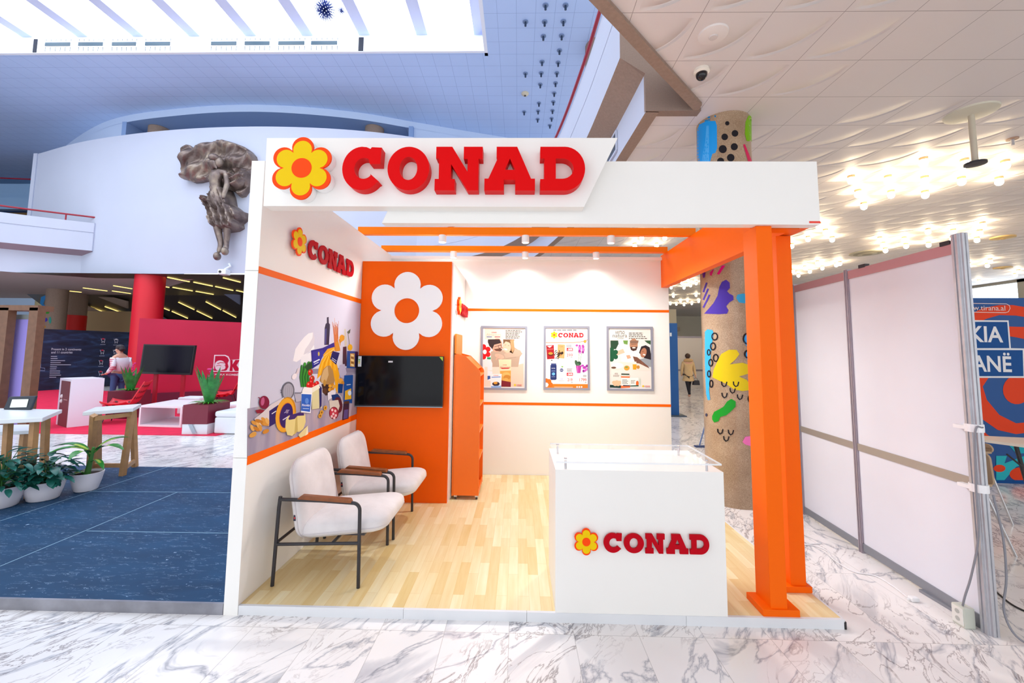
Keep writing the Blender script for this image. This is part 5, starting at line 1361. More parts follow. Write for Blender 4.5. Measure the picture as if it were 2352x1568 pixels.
# white/brown podium
def podium():
    n0 = aZ(154, 983); l0 = aZ(128, 975); r0 = aZ(231, 975)
    top = aY(160, 872, n0.y).z
    t = thing('podium', 'white podium with a brown end panel standing on the crimson carpet', 'podium', (n0.x, n0.y, .01))
    f0 = l0+(r0-n0)
    up = Vector((0, 0, top))
    for p_ in (n0, l0, r0, f0): p_.z = .011
    b = MB(); b.prism([n0, r0, f0, l0], (0, 0, top)); b.build('body', mat('#efeaf8', .4, key='podw'), t)
    d = (l0-n0); e_ = Vector((0, 0, 1)); nn = d.cross(e_).normalized(); nn = nn if nn.dot(CAM-n0) > 0 else -nn
    b = MB(); b.prism([n0+d*.06+e_*.0, n0+d*.80, n0+d*.80+e_*top*.95, n0+d*.06+e_*top*.95], nn*.01); b.build('brown_panel', mat('#77383c', .5, key='podb'), t)
    for k, z_ in enumerate((.62, .52)):
        c_ = n0+d*.62+e_*top*z_+nn*.012; b = MB(); b.ball(c_, .03, .03, .045, 10, 6); b.build('white_mark', mat('#efe6ea', .5, key='wmark'), t)
    MB().prism([n0+d*.15+e_*top*.55+nn*.012, n0+d*.45+e_*top*.55+nn*.012, n0+d*.45+e_*top*.57+nn*.012, n0+d*.15+e_*top*.57+nn*.012], nn*.003).build('print_line', mat('#b98a8a', .5, key='pline'), t)
podium()
# open white coffee table
def coffee():
    n0 = aZ(317, 980); r0 = aZ(415, 983); h = aY(320, 932, n0.y).z
    bx = Vector((-.15, 1.1, 0)); e_ = Vector((0, 0, 1)); d = r0-n0; u = d.normalized(); n0.z = r0.z = .011
    W_ = mat('#f4eef6', .4, key='cof'); t = thing('coffee_table', 'low open white box table on the crimson carpet', 'table', (n0.x, n0.y, .01))
    th = .04
    for nm, o_, a1, h_ in (('top', e_*(h-th), d, th), ('bottom', e_*.0, d, th), ('side', e_*th, u*th, h-2*th), ('side', e_*th+d-u*th, u*th, h-2*th)):
        p_ = n0+o_; b = MB(); b.prism([p_, p_+a1, p_+a1+bx, p_+bx], (0, 0, h_)); b.build(nm, W_, t)
coffee()
SNL = mat('#2f8a3e', .4, noise=.4, nscale=12, key='snl'); SNL2 = mat('#4fae2c', .4, noise=.3, nscale=12, key='snl2')
def snake(t, c, z, s_, seed, n=13):
    random.seed(seed); b = MB(); g2 = MB()
    for i in range(n):
        a = 2*PI*i/n+random.uniform(-.2, .2); d = (math.cos(a)*.28, math.sin(a)*.28, 1)
        leaf(b, (c.x+math.cos(a)*.06, c.y+math.sin(a)*.06, z), d, s_*random.uniform(.7, 1.05), s_*.16, .12, 6, .4)
    for i in range(26):
        a = 2*PI*i/26; leaf(g2, (c.x+math.cos(a)*.05, c.y+math.sin(a)*.05, z), (math.cos(a), math.sin(a), .7), s_*.42, s_*.04, 1.2, 5)
    b.build('tall_leaves', SNL, t, smooth=60, rec=False); g2.build('low_leaves', SNL2, t, smooth=60, rec=False)
# planter
def planter():
    n0 = aZ(417, 998.5); r0 = aZ(475, 998.5); zt = aY(421, 931, n0.y).z; zm = aY(418, 975, n0.y).z
    bx = Vector((.0, .62, 0)); d = r0-n0; n0.z = .0115
    t = thing('planter_box', 'dark red square planter on a white base with tall green leaves', 'planter', (n0.x+.3, n0.y+.3, 0))
    MB().prism([n0, n0+d, n0+d+bx, n0+bx], (0, 0, zm)).build('base', mat('#e8ecf4', .4, key='plb'), t)
    p_ = n0+Vector((0, -.012, zm)); MB().prism([p_, p_+d, p_+d+bx*1.02, p_+bx*1.02], (0, 0, zt-zm)).build('box', mat('#7a1a34', .4, key='plr'), t)
    MB().prism([n0+Vector((d.x*.45, -.004, .02)), n0+Vector((d.x*.62, -.004, .02)), n0+Vector((d.x*.42, -.004, zm)), n0+Vector((d.x*.25, -.004, zm))], (0, -.003, 0)).build('grey_stripe', mat('#a9b4c2', .5, key='gst'), t)
    c = n0+d*.55+bx*.5; snake(t, c, zt-.02, .82, 4)
    f = MB(); pp = c+Vector((.02, .05, zt)); tip = aY(481, 848, c.y)
    pts = [pp, pp+Vector((.0, 0, .4)), Vector((tip.x, c.y+.05, tip.z))]
    st = MB(); st.tube(pts, .006, 6)
    st.build('orchid_stem', SNL2, t)
    for k in range(16):
        z_ = pp.z+.45+k*.03*1.6; x_ = pp.x+(tip.x-pp.x)*min(1, (z_-pp.z)/(tip.z-pp.z))+random.uniform(-.05, .05)
        f.ball((x_, pp.y+random.uniform(-.05, .02), min(z_, tip.z)), .035, .02, .022, 8, 5)
    f.build('pink_blooms', mat('#d81f7c', .5, key='bloom'), t)
planter()
# second planter behind the perforated chair
c = aZ(272, 962); t = thing('planter_box', 'planter with tall dark green leaves behind the left red perforated chair', 'planter', (c.x, c.y, .01))
MB().box(c.x-.3, c.x+.3, c.y-.02, c.y+.5, .011, .66).build('box', mat('#7a1a34', .4, key='plr'), t); snake(t, c+Vector((0, .25, 0)), .64, .66, 9)
f = MB()
for k in range(8): f.ball((c.x+.13+random.uniform(-.03, .03), c.y+.15, 1.05+k*.04), .03, .02, .02, 8, 5)
f.build('pink_blooms', mat('#d81f7c', .5, key='bloom'), t)
# poufs
PF = mat('#eef1f8', .8, noise=.03, nscale=4, key='pouf')
for x0, x1, yb, yt, dp, lb in ((490, 560, 997, 944, .8, 'large white upholstered pouf beside the booth, right of the planter'), (508, 560, 962, 926, .7, 'white pouf behind the planter, partly hidden by the booth'), (405, 458, 952, 912, .4, 'white pouf behind the open coffee table')):
    n0 = aZ(x0, yb); n1 = aZ(x1, yb); n1.y = n0.y; h = aY(x0, yt, n0.y).z
    t = thing('pouf', lb, 'pouf', (n0.x, n0.y, .0))
    MB().box(n0.x, n1.x, n0.y, n0.y+dp, .012, h-.12).build('base', PF, t, bevel=.03)
    MB().box(n0.x-.005, n1.x+.005, n0.y-.005, n0.y+dp+.005, h-.118, h).build('cushion', PF, t, bevel=.04)
# red perforated chairs
RC = mat('#e8303c', .35, key='rc'); HOLE = mat('#5a0a18', .6, key='hole')
def red_chair(c, rz, label):
    t = thing('lounge_chair', label, 'chair', (0, 0, 0), 0, 'red perforated lounge chairs')
    def sh(u, v):   # u across, v along seat->back
        x = (u-.5)*.72*(1.0-.15*v)
        if v < .5: return Vector((x, -.32+v*1.0, .42-.06*math.sin(v*2*PI)+.10*(abs(u-.5)*2)**2.5))
        w_ = (v-.5)*2; return Vector((x, .18+.22*w_, .42+.52*w_-.04*w_*w_+.03*(abs(u-.5)*2)**2-0.0))
    nu, nv = 12, 16; vs = [sh(i/nu, j/nv) for j in range(nv+1) for i in range(nu+1)]
    b = MB(); b.add(vs, [(j*(nu+1)+i, j*(nu+1)+i+1, (j+1)*(nu+1)+i+1, (j+1)*(nu+1)+i) for j in range(nv) for i in range(nu)])
    o = b.build('shell', RC, t, smooth=60); md = o.modifiers.new('s', 'SOLIDIFY'); md.thickness = .018
    hb = MB()
    for j, v in enumerate((.1, .22, .34, .62, .76, .9)):
        for i in range(5):
            u = .14+.18*i+(.05 if j % 2 else 0); p_ = sh(u, v); e1 = (sh(u+.02, v)-p_).normalized(); e2 = (sh(u, v+.02)-p_).normalized(); n_ = e1.cross(e2).normalized()
            for s2 in (.011, -.021):
                hb.add([p_+n_*s2+(e1*math.cos(k*PI/5)+e2*math.sin(k*PI/5))*.033 for k in range(10)], [tuple(range(10))])
    hb.build('perforations', HOLE, t, rec=False)
    for x, y in ((-.28, -.25), (.28, -.25), (-.27, .26), (.27, .26)):
        l_ = MB(); l_.tube([(x*.75, y*.7, .41), (x, y*1.15, .0)], .010, 8); l_.build('leg', BLACKM, t)
    l_ = MB(); l_.tube([(-.21, -.17, .40), (.21, -.17, .40), (.21, .18, .40), (-.21, .18, .40)], .009, 8, closed=True); l_.build('under_frame', BLACKM, t)
    t.location = (c.x, c.y, .018); t.rotation_euler = (0, 0, rz); return t
red_chair(aZ(282, 970), math.radians(-62), 'red perforated lounge chair on black legs beside the white podium')
red_chair(aZ(514, 941), math.radians(-62), 'red perforated lounge chair between the planter and the booth')

# ================================================================== PEOPLE
def skinned(name, J, E_, m_, parent, root=0, sub=2):
    """J: list of (pos, radius or (rx,ry)); E_: edges; grows one continuous surface"""
    off = parent_loc(parent)
    me = bpy.data.meshes.new('sk'); me.from_pydata([Vector(p)-off for p, _ in J], E_, []); o = link('sk', me)
    md = o.modifiers.new('k', 'SKIN'); 
    for i, (p, r) in enumerate(J):
        sv = me.skin_vertices[0].data[i]; sv.radius = (r, r) if not isinstance(r, tuple) else r; sv.use_root = (i == root)
    md.use_smooth_shade = True
    s2 = o.modifiers.new('s', 'SUBSURF'); s2.levels = sub; s2.render_levels = sub
    dg = bpy.context.evaluated_depsgraph_get(); dg.update()
    out = bpy.data.meshes.new_from_object(o.evaluated_get(dg)); bpy.data.objects.remove(o); bpy.data.meshes.remove(me)
    out.materials.clear(); out.materials.append(m_)
    for p in out.polygons: p.use_smooth = True
    out.name = name
    return link(name, out, parent)
SKIN = mat('#d9a58c', .5, key='skin')
def man():
    p0 = aY(272, 850, 9.3); X0, Y0 = p0.x, 9.3; z0 = .011
    t = thing('person', 'person in a white jacket with red-striped sleeve standing left of the red column', 'person', (X0, Y0, z0))
    P = lambda x, y, z: (X0+x, Y0+y, z0+z)
    J = [(P(0, 0, .95), (.13, .15)), (P(.01, 0, 1.2), (.12, .16)), (P(.02, 0, 1.42), (.10, .17)), (P(.0, 0, 1.52), .055), (P(-.02, 0, 1.60), (.085, .075)), (P(-.02, 0, 1.69), (.09, .08)),
         (P(.02, -.20, 1.40), .06), (P(.10, -.27, 1.14), .048), (P(-.06, -.27, .96), .036), (P(-.13, -.25, .93), .036),
         (P(.02, .20, 1.40), .06), (P(.10, .27, 1.14), .048), (P(-.06, .27, .96), .036), (P(-.13, .25, .93), .036),
         (P(0, -.09, .86), .085), (P(-.02, -.10, .48), .06), (P(0, -.10, .09), .042), (P(-.15, -.11, .035), .035),
         (P(0, .09, .86), .085), (P(.04, .10, .48), .06), (P(.06, .10, .09), .042), (P(-.09, .11, .035), .035), (P(-.12, 0, 1.635), .018)]
    E_ = [(0, 1), (1, 2), (2, 3), (3, 4), (4, 5), (2, 6), (6, 7), (7, 8), (8, 9), (2, 10), (10, 11), (11, 12), (12, 13), (0, 14), (14, 15), (15, 16), (16, 17), (0, 18), (18, 19), (19, 20), (20, 21), (4, 22)]
    skinned('body', J, E_, SKIN, t)
    g = lambda idx, k: [(J[i][0], (tuple(r*k for r in J[i][1]) if isinstance(J[i][1], tuple) else J[i][1]*k)) for i in idx]
    Jj = g((0, 1, 2, 6, 7, 8, 10, 11, 12), 1.45)
    for k_, r_ in ((0, .20), (1, .20), (2, .175)): Jj[k_] = (Jj[k_][0], r_)
    skinned('white_jacket', Jj, [(0, 1), (1, 2), (2, 3), (3, 4), (4, 5), (2, 6), (6, 7), (7, 8)], mat('#eef1fa', .7, noise=.05, nscale=8, key='jack'), t)
    Jt = g((0, 14, 15, 16, 18, 19, 20), 1.18); skinned('trousers', Jt, [(0, 1), (1, 2), (2, 3), (0, 4), (4, 5), (5, 6)], mat('#3a5a8c', .8, key='jeans'), t)
    b = MB(); b.ball(P(-.005, 0, 1.705), .105, .095, .085, 16, 10); b.ball(P(.055, 0, 1.655), .06, .088, .075, 12, 8); b.build('hair', mat('#3a3338', .7, key='hair'), t, smooth=60)
    b = MB(); b.ball(P(-.01, -.09, 1.63), .016, .008, .028, 8, 6); b.ball(P(-.01, .09, 1.63), .016, .008, .028, 8, 6); b.build('ears', SKIN, t)
    for s_ in (-1, 1):
        b = MB(); b.ball(P(-.100, s_*.035, 1.655), .008, .012, .007, 8, 6); b.build('eye', mat('#2a2024', .4, key='eye'), t)
    b = MB(); b.ball(P(-.103, 0, 1.585), .006, .025, .006, 8, 5); b.build('mouth', mat('#a8605a', .5, key='mouth'), t)
    for k in range(6):
        b = MB(); z_ = 1.36-k*.055; b.tube([P(.02+.075*1-.02+math.cos(a)*.072-.05+k*.012, -.215-k*.01+math.sin(a)*.074, z_) for a in [2*PI*i/12 for i in range(12)]], .012, 6, closed=True); b.build('sleeve_stripe', mat('#d01f4c', .6, key='sstripe'), t)
    for s_, sy in ((-1, -.25), (1, .25)):
        for k in range(4):
            b = MB(); b.tube([P(-.15, sy+(k-1.5)*.017, .935), P(-.20, sy+(k-1.5)*.018, .925-.006*abs(k-1.2)), P(-.225-.01*(k == 1), sy+(k-1.5)*.017, .90)], .0085, 7); b.build('finger', SKIN, t, smooth=60)
        b = MB(); b.tube([P(-.13, sy-s_*.03, .945), P(-.165, sy-s_*.05, .945), P(-.19, sy-s_*.052, .93)], .009, 7); b.build('thumb', SKIN, t, smooth=60)
man()
def walker():
    p0 = aZ(1582, 912); X0, Y0 = p0.x, p0.y; z0 = 0
    t = thing('person', 'person seen from behind in a beige hooded coat, carrying a black handbag', 'person', (X0, Y0, z0))
    P = lambda x, y, z: (X0+x, Y0+y, z0+z*1.0)
    J = [(P(0, 0, .92), (.14, .12)), (P(0, 0, 1.16), (.14, .11)), (P(0, 0, 1.36), (.15, .09)), (P(0, .02, 1.46), .05), (P(0, .03, 1.54), (.075, .08)), (P(0, .03, 1.62), (.08, .085)),
         (P(.18, 0, 1.34), .055), (P(.25, .03, 1.08), .045), (P(.27, -.02, .86), .034), (P(.27, -.03, .80), .034),
         (P(-.18, 0, 1.34), .055), (P(-.25, -.02, 1.08), .045), (P(-.22, .08, .86), .034), (P(-.22, .10, .80), .034),
         (P(.08, 0, .84), .08), (P(.08, .14, .46), .055), (P(.07, .12, .09), .04), (P(.07, .22, .035), .034),
         (P(-.08, 0, .84), .08), (P(-.07, -.10, .46), .055), (P(-.04, -.20, .10), .04), (P(-.04, -.12, .035), .034)]
    E_ = [(0, 1), (1, 2), (2, 3), (3, 4), (4, 5), (2, 6), (6, 7), (7, 8), (8, 9), (2, 10), (10, 11), (11, 12), (12, 13), (0, 14), (14, 15), (15, 16), (16, 17), (0, 18), (18, 19), (19, 20), (20, 21)]
    skinned('body', J, E_, SKIN, t)
    g = lambda idx, k: [(J[i][0], (tuple(r*k for r in J[i][1]) if isinstance(J[i][1], tuple) else J[i][1]*k)) for i in idx]
    coat = mat('#d8b98a', .85, noise=.08, nscale=6, key='coat')
    Jj = g((0, 1, 2, 6, 7, 8, 10, 11, 12), 1.3)+[(P(0, 0, .68), (.25, .20)), (P(0, 0, .60), (.26, .21))]
    skinned('coat', Jj, [(0, 1), (1, 2), (2, 3), (3, 4), (4, 5), (2, 6), (6, 7), (7, 8), (0, 9), (9, 10)], coat, t)
    b = MB(); b.ball(P(0, -.05, 1.43), .19, .12, .075, 16, 9); b.build('hood', mat('#caa676', .9, key='hood'), t, smooth=60)
    skinned('trousers', g((14, 15, 16), 1.2)+g((0, 18, 19, 20), 1.2), [(0, 1), (1, 2), (3, 0), (3, 4), (4, 5), (5, 6)], mat('#1c1a22', .8, key='blkt'), t, root=3)
    b = MB(); b.ball(P(0, .01, 1.60), .098, .105, .105, 16, 10); b.build('hair', mat('#4a362c', .8, key='hairb'), t, smooth=60)
    for k in range(4):
        b = MB(); b.tube([P(.27+(k-1.5)*.004, -.05+(k-1.5)*.018, .79), P(.275, -.05+(k-1.5)*.018, .75), P(.26, -.05+(k-1.5)*.018, .735)], .0085, 7); b.build('finger', SKIN, t, smooth=60)
    b = MB(); b.tube([P(.25, -.05, .81), P(.235, -.07, .78)], .009, 7); b.build('thumb', SKIN, t)
    h = thing('handbag', 'black handbag hanging from the hand of the person in beige', 'handbag', P(.27, -.05, .50))
    b = MB(); b.prism([P(.27+x, -.12, z) for x, z in ((-.13, .48), (.13, .48), (.11, .66), (-.10, .66))], (0, .13, 0)); b.build('bag', mat('#25222c', .5, key='bag'), h, bevel=.015)
    b = MB(); b.tube([P(.19, -.055, .66), P(.21, -.055, .73), P(.265, -.055, .748), P(.32, -.055, .73), P(.34, -.055, .66)], .008, 8); b.build('strap', mat('#25222c', .5, key='bag'), h, smooth=50)
walker()

# ================================================================== BRONZE RELIEF ON THE DRUM WALL
g = NT('bronze'); n_ = g.noise(g.obj(), 2.2, 6, .6)
g.b.inputs['Metallic'].default_value = .55
g.bump(g.noise(g.obj(), 14, 4), .4, .03)
BRONZE = g.out(g.ramp(n_, (.3, '#5a4d48'), (.5, '#80706a'), (.72, '#a99a88')), .42)
YR = 13.02
def rz_(x, y): return (400+x/3.92, 300+y/3.92)
def relief(name, pts, depth, wave, parent, m_, fine=3.2):
    """outline (photo coords) on the wall plane, swelled towards the room by depth and folds"""
    P = [rz_(*p) for p in pts]
    bm = bmesh.new(); f = bm.faces.new([bm.verts.new((x, y, 0)) for x, y in P]); bmesh.ops.triangulate(bm, faces=[f])
    for _ in range(6):
        e = [e for e in bm.edges if e.calc_length() > fine]
        if not e: break
        bmesh.ops.subdivide_edges(bm, edges=e, cuts=1); bmesh.ops.triangulate(bm, faces=bm.faces)
    n = len(P)
    def dist(x, y):
        d = 1e9
        for i in range(n):
            (x0, y0), (x1, y1) = P[i], P[(i+1) % n]; L = (x1-x0)**2+(y1-y0)**2 or 1; s_ = max(0, min(1, ((x-x0)*(x1-x0)+(y-y0)*(y1-y0))/L))
            d = min(d, math.hypot(x-x0-s_*(x1-x0), y-y0-s_*(y1-y0)))
        return d
    bm.verts.index_update(); vs = []
    for v in bm.verts:
        e = min(1, dist(v.co.x, v.co.y)/5)**.6
        w_ = aY(v.co.x, v.co.y, YR); h = depth*e+wave(v.co.x, v.co.y)*(.25+.75*e)
        vs.append(Vector((w_.x, YR-.02-max(.02, h), w_.z)))
    fs = [tuple(v.index for v in f.verts) for f in bm.faces]
    bnd = [e for e in bm.edges if e.is_boundary]; b = MB(); b.add(vs, fs); k = len(vs)
    for e in bnd:
        a_, c_ = vs[e.verts[0].index], vs[e.verts[1].index]
        b.add([a_, c_, Vector((c_.x, YR+.12, c_.z)), Vector((a_.x, YR+.12, a_.z))], [(0, 1, 2, 3)])
    bm.free(); return b.build(name, m_, parent, smooth=60)
c = aY(510, 470, YR)
t = thing('bronze_relief', 'bronze wall relief of a striding woman under a billowing flag', 'relief sculpture', (c.x, YR, c.z))
flag = [(65, 200), (80, 170), (130, 130), (150, 135), (165, 160), (195, 170), (200, 155), (260, 150), (300, 115), (380, 100), (480, 102), (560, 120), (640, 150), (700, 190), (735, 230), (745, 262), (735, 330), (700, 420), (690, 520), (640, 590), (600, 600), (560, 560), (540, 480), (480, 420), (430, 430), (400, 500), (385, 520), (340, 470), (300, 445), (240, 460), (180, 465), (120, 440), (70, 430), (75, 395), (62, 345), (75, 300)]
relief('flag_cloth', flag, .22, lambda x, y: .13*math.sin((x*.35+y*1.0)*.16+1.5*math.sin(x*.03))+.07*math.sin(x*.12-y*.07)+.02*math.sin((x+y)*.5), t, BRONZE)
skirt = [(400, 540), (520, 540), (545, 600), (560, 680), (640, 740), (668, 745), (668, 800), (620, 840), (625, 880), (580, 905), (500, 915), (420, 905), (395, 870), (375, 830), (385, 800), (370, 760), (360, 715), (325, 700), (345, 650), (350, 620), (385, 630), (385, 590)]
relief('skirt', skirt, .56, lambda x, y: .09*math.sin((x*1.5-y*.5)*.28)+.03*math.sin((x+y*.8)*.3), t, BRONZE, 2.8)
sash = [(345, 620), (380, 620), (430, 660), (470, 720), (480, 770), (440, 750), (400, 700), (350, 690), (330, 710), (325, 690)]
relief('sash', sash, .70, lambda x, y: .05*math.sin((x+y)*.5), t, BRONZE, 2.6)
sleeve = [(520, 400), (560, 395), (600, 420), (680, 350), (690, 460), (650, 520), (590, 560), (540, 520), (520, 460)]
relief('sleeve_drape', sleeve, .45, lambda x, y: .07*math.sin((x*.5+y)*.5), t, BRONZE, 2.6)
def rp(x, y, d): q = rz_(x, y); w_ = aY(*q, YR); return (w_.x, YR-d, w_.z)
J = [(rp(450, 640, .35), (.30, .22)), (rp(440, 560, .42), (.21, .18)), (rp(440, 480, .45), (.27, .2)), (rp(450, 425, .42), (.28, .16)), (rp(452, 392, .46), .11), (rp(440, 362, .56), .14), (rp(436, 330, .60), .17),
     (rp(535, 420, .42), .13), (rp(560, 520, .5), .11), (rp(545, 610, .58), .08), (rp(535, 665, .6), .065),
     (rp(395, 430, .30), .09), (rp(378, 470, .22), .07), (rp(372, 500, .14), .05),
     (rp(430, 720, .4), .22), (rp(440, 880, .32), .16), (rp(468, 1040, .28), .10), (rp(455, 1120, .34), .085),
     (rp(500, 720, .36), .20), (rp(525, 880, .28), .15), (rp(508, 1030, .24), .095), (rp(518, 1090, .30), .085), (rp(408, 336, .64), .045)]
E_ = [(0, 1), (1, 2), (2, 3), (3, 4), (4, 5), (5, 6), (3, 7), (7, 8), (8, 9), (9, 10), (3, 11), (11, 12), (12, 13), (0, 14), (14, 15), (15, 16), (16, 17), (0, 18), (18, 19), (19, 20), (20, 21), (5, 22)]
skinned('figure', J, E_, BRONZE, t)
b = MB(); b.ball(rp(452, 302, .56), .20, .20, .15, 14, 9); b.ball(rp(482, 335, .48), .15, .16, .22, 12, 8); b.build('hair', BRONZE, t, smooth=60)
for k in range(5):
    x = 515+k*9; b = MB(); b.tube([rp(535+(k-2)*5, 668, .6), rp(x+3, 685, .62), rp(x, 700-3*abs(k-2), .6)], .022, 7); b.build('finger', BRONZE, t, smooth=60)
for k, (x, y) in enumerate(((450, 1150), (518, 1105))):
    b = MB(); b.ball(rp(x, y, .38), .12, .16, .16, 12, 8); b.build('foot', BRONZE, t, smooth=60)

# little white camera under the drum
p = aY(515, 622, 12.95)
t = thing('security_camera', 'small white security camera on the drum wall bottom edge below the relief', 'camera', (p.x, 12.95, p.z))
MB().box(p.x-.16, p.x+.16, 12.8, 13.1, p.z-.16, p.z+.05).build('housing', mat('#f4f8ff', .4, key='camw'), t, bevel=.03)
b = MB(); b.tube([(p.x+.05, 12.9, p.z+.05), (p.x+.2, 13.0, p.z+.2), (p.x+.1, 13.05, p.z+.3)], .04, 8); b.build('bracket', mat('#f4f8ff', .4, key='camw'), t)
MB().tube([(p.x-.05, 12.78, p.z-.06), (p.x-.05, 12.80, p.z-.06)], .05, 12).build('lens', BLACKM, t)

# ================================================================== CRYSTAL BALL LAMPS IN THE ATRIUM
CRY = mat('#4d5fa8', .25, .3, key='cry'); CRYW = mat('#e8f0ff', .2, key='cryw')
def ball_lamp(px, py, D, R_, n, seed, label):
    random.seed(seed); p = aY(px, py, D)
    t = thing('pendant_lamp', label, 'pendant lamp', (p.x, p.y, p.z))
    b = MB(); tips = MB()
    for i in range(n):
        zc = 1-2*(i+.5)/n; a = i*2.39996; r_ = math.sqrt(1-zc*zc); d = Vector((r_*math.cos(a), r_*math.sin(a), zc))
        b.tube([p+d*R_*.12, p+d*R_*.92], R_*.035, 4); tips.ball(p+d*R_, R_*.055, seg=6, rg=4)
    tag(b.build('spokes', CRY, t), kind='stuff'); tag(tips.build('crystal_tips', CRYW, t), kind='stuff')
    b = MB(); b.ball(p, R_*.14, seg=10, rg=6); b.build('core', CRY, t)
    b = MB(); b.tube([p+Vector((0, 0, R_*.1)), (p.x, p.y, 13.05)], .005, 5); b.build('suspension_wire', CRY, t)
ball_lamp(746, 22, 7.0, .24, 170, 1, 'large spiky crystal ball lamp hanging under the roof lantern')
ball_lamp(784, 25, 8.5, .115, 80, 2, 'small spiky crystal ball lamp right of the large one under the roof lantern')

# ================================================================== GRAFFITI COLUMN
CXX, CYY, CR = 4.492, 2.318, .309
cdx, cdy = CXX-CAM.x, CYY-CAM.y
t = thing('column', 'speckled stone column painted with colourful shapes, wrapped in clear film behind the booth', 'column', (CXX, CYY, 0))
g = NT('terrazzo'); n1 = g.noise(g.obj(), 160, 3); n2 = g.noise(g.obj(), 3, 3)
cc = g.mix(1.0, g.ramp(n1, (.35, '#a0866c'), (.5, '#b59c82'), (.65, '#ccb79c')), g.ramp(n2, (.3, '#d8d0c8'), (.7, '#ffffff')), 'MULTIPLY')
b = MB(); b.cyl(CXX, CYY, 0, Z_LOW+.02, CR, 64); b.build('shaft', g.out(cc, .3), t, smooth=40)
def colfn(x, y, h):
    q = ray(x, y); o_ = Vector((CAM.x-CXX, CAM.y-CYY)); d = Vector((q.x, q.y))
    A_, B_, C_ = d.dot(d), 2*o_.dot(d), o_.dot(o_)-(CR+.001+h)**2
    D_ = max(0, B_*B_-4*A_*C_); s_ = (-B_-math.sqrt(D_))/(2*A_); return CAM+q*s_
A = Art(colfn, .0001, fine=7); A.rough = .4
def cu_(x, y): return (1160+x/3.675, y/3.675)
def cl_(x, y): return (1500+x/2.53, 560+y/2.53)
BLK = '#1d1b22'
# spray can
A.poly([cu_(*q) for q in ((1620, 1100), (1640, 1050), (1700, 1022), (1775, 1020), (1788, 1060), (1790, 1250), (1775, 1290), (1750, 1298), (1725, 1250), (1720, 1400), (1640, 1400), (1620, 1320))], '#1a9cf0')
A.poly([cu_(*q) for q in ((1700, 1060), (1720, 1060), (1722, 1380), (1660, 1380), (1670, 1300), (1690, 1200))], '#4fb0f8')
A.line([cu_(1635, 1050), cu_(1690, 1020), cu_(1730, 1010)], 4, '#1a86c8'); A.line([cu_(1675, 985), cu_(1720, 990), cu_(1780, 980)], 4.4, '#1a86c8'); A.line([cu_(1680, 1000), cu_(1720, 965)], 3, '#e9eef4'); A.poly([cu_(*q) for q in ((1682, 975), (1690, 930), (1700, 935), (1715, 975))], '#dfe6ee')
for x, y, r in ((1876, 1040, 18), (1941, 1125, 28), (1854, 1155, 28), (1935, 1238, 30), (1838, 1258, 34), (1905, 1330, 32), (1820, 1360, 30)): q = cu_(x, y); A.ell(q[0], q[1], r/3.675, r/3.675, BLK)
A.poly([cu_(*q) for q in ((2030, 1030), (2055, 975), (2080, 975), (2082, 1195), (2040, 1190), (2025, 1130))], '#7ab800')
A.poly([cu_(*q) for q in ((2010, 1220), (2025, 1215), (2085, 1360), (2055, 1370))], '#d81e5c')
def L(col, *pts): A.poly([cl_(*q) for q in pts], col)
L('#c81e78', (330, 165), (345, 150), (355, 145), (340, 185), (330, 182)); L('#d8107c', (370, 175), (385, 150), (400, 125), (420, 125), (385, 178)); L('#5b2a9a', (285, 165), (305, 165), (300, 195), (290, 198))
L('#4a34a8', (296, 405), (320, 380), (350, 345), (375, 300), (385, 250), (400, 220), (425, 208), (445, 225), (447, 255), (430, 275), (415, 295), (445, 290), (466, 300), (468, 325), (445, 338), (405, 345), (400, 360), (425, 362), (438, 385), (430, 405), (380, 408))
for k in range(3): A.line([cl_(292, 370-k*45), cl_(312-k*3, 330-k*45), cl_(328-k*8, 295-k*35)], 4, '#4a34a8')
L('#38a8e0', (530, 160), (545, 155), (556, 175), (556, 268), (545, 240)); L('#38a8e0', (483, 315), (490, 295), (520, 288), (556, 292), (560, 335), (530, 345), (500, 340)); L('#38a8e0', (556, 350), (566, 350), (566, 450), (552, 440))
L('#38b0f0', (301, 510), (315, 496), (345, 500), (352, 520), (345, 560), (335, 640), (330, 760), (325, 850), (332, 905), (318, 908), (308, 870), (301, 700))
for x, y, rx, ry in ((358, 538, 16, 20), (348, 595, 14, 20), (324, 630, 8, 16), (364, 662, 14, 20), (335, 690, 11, 19), (325, 755, 8, 18), (338, 812, 9, 20)):
    q = cl_(x, y); A.line([(q[0]+rx/2.53*math.cos(a*PI/9), q[1]+ry/2.53*math.sin(a*PI/9)) for a in range(19)], 3.0, BLK)
L('#e0c818', (345, 775), (352, 730), (375, 680), (395, 640), (440, 615), (485, 615), (502, 640), (480, 670), (445, 700), (520, 690), (565, 705), (572, 735), (550, 755), (500, 770), (545, 790), (565, 820), (555, 850), (520, 855), (470, 845), (420, 810), (375, 790))
for x, y, rx, ry in ((549, 550, 24, 30), (553, 640, 20, 22), (572, 900, 18, 22)):
    q = cl_(x, y); A.ell(q[0]+2, q[1]+3, rx/2.53, ry*1.3/2.53, '#38a0e8'); A.line([(q[0]+rx/2.53*math.cos(a*PI/9), q[1]+ry/2.53*math.sin(a*PI/9)) for a in range(19)], 3.6, BLK)
for x, y in ((413, 815), (482, 815), (462, 853), (415, 880), (505, 890), (390, 1090), (452, 1095), (425, 1132)):
    A.line([cl_(x-15, y-16), cl_(x-13, y+2), cl_(x-2, y+14), cl_(x+10, y+8), cl_(x+16, y-14)], 3.0, BLK)
L('#1a9a2c', (343, 1000), (355, 975), (385, 960), (410, 945), (430, 915), (455, 900), (480, 915), (480, 945), (450, 975), (425, 995), (390, 1005), (380, 1030), (355, 1037), (343, 1020))
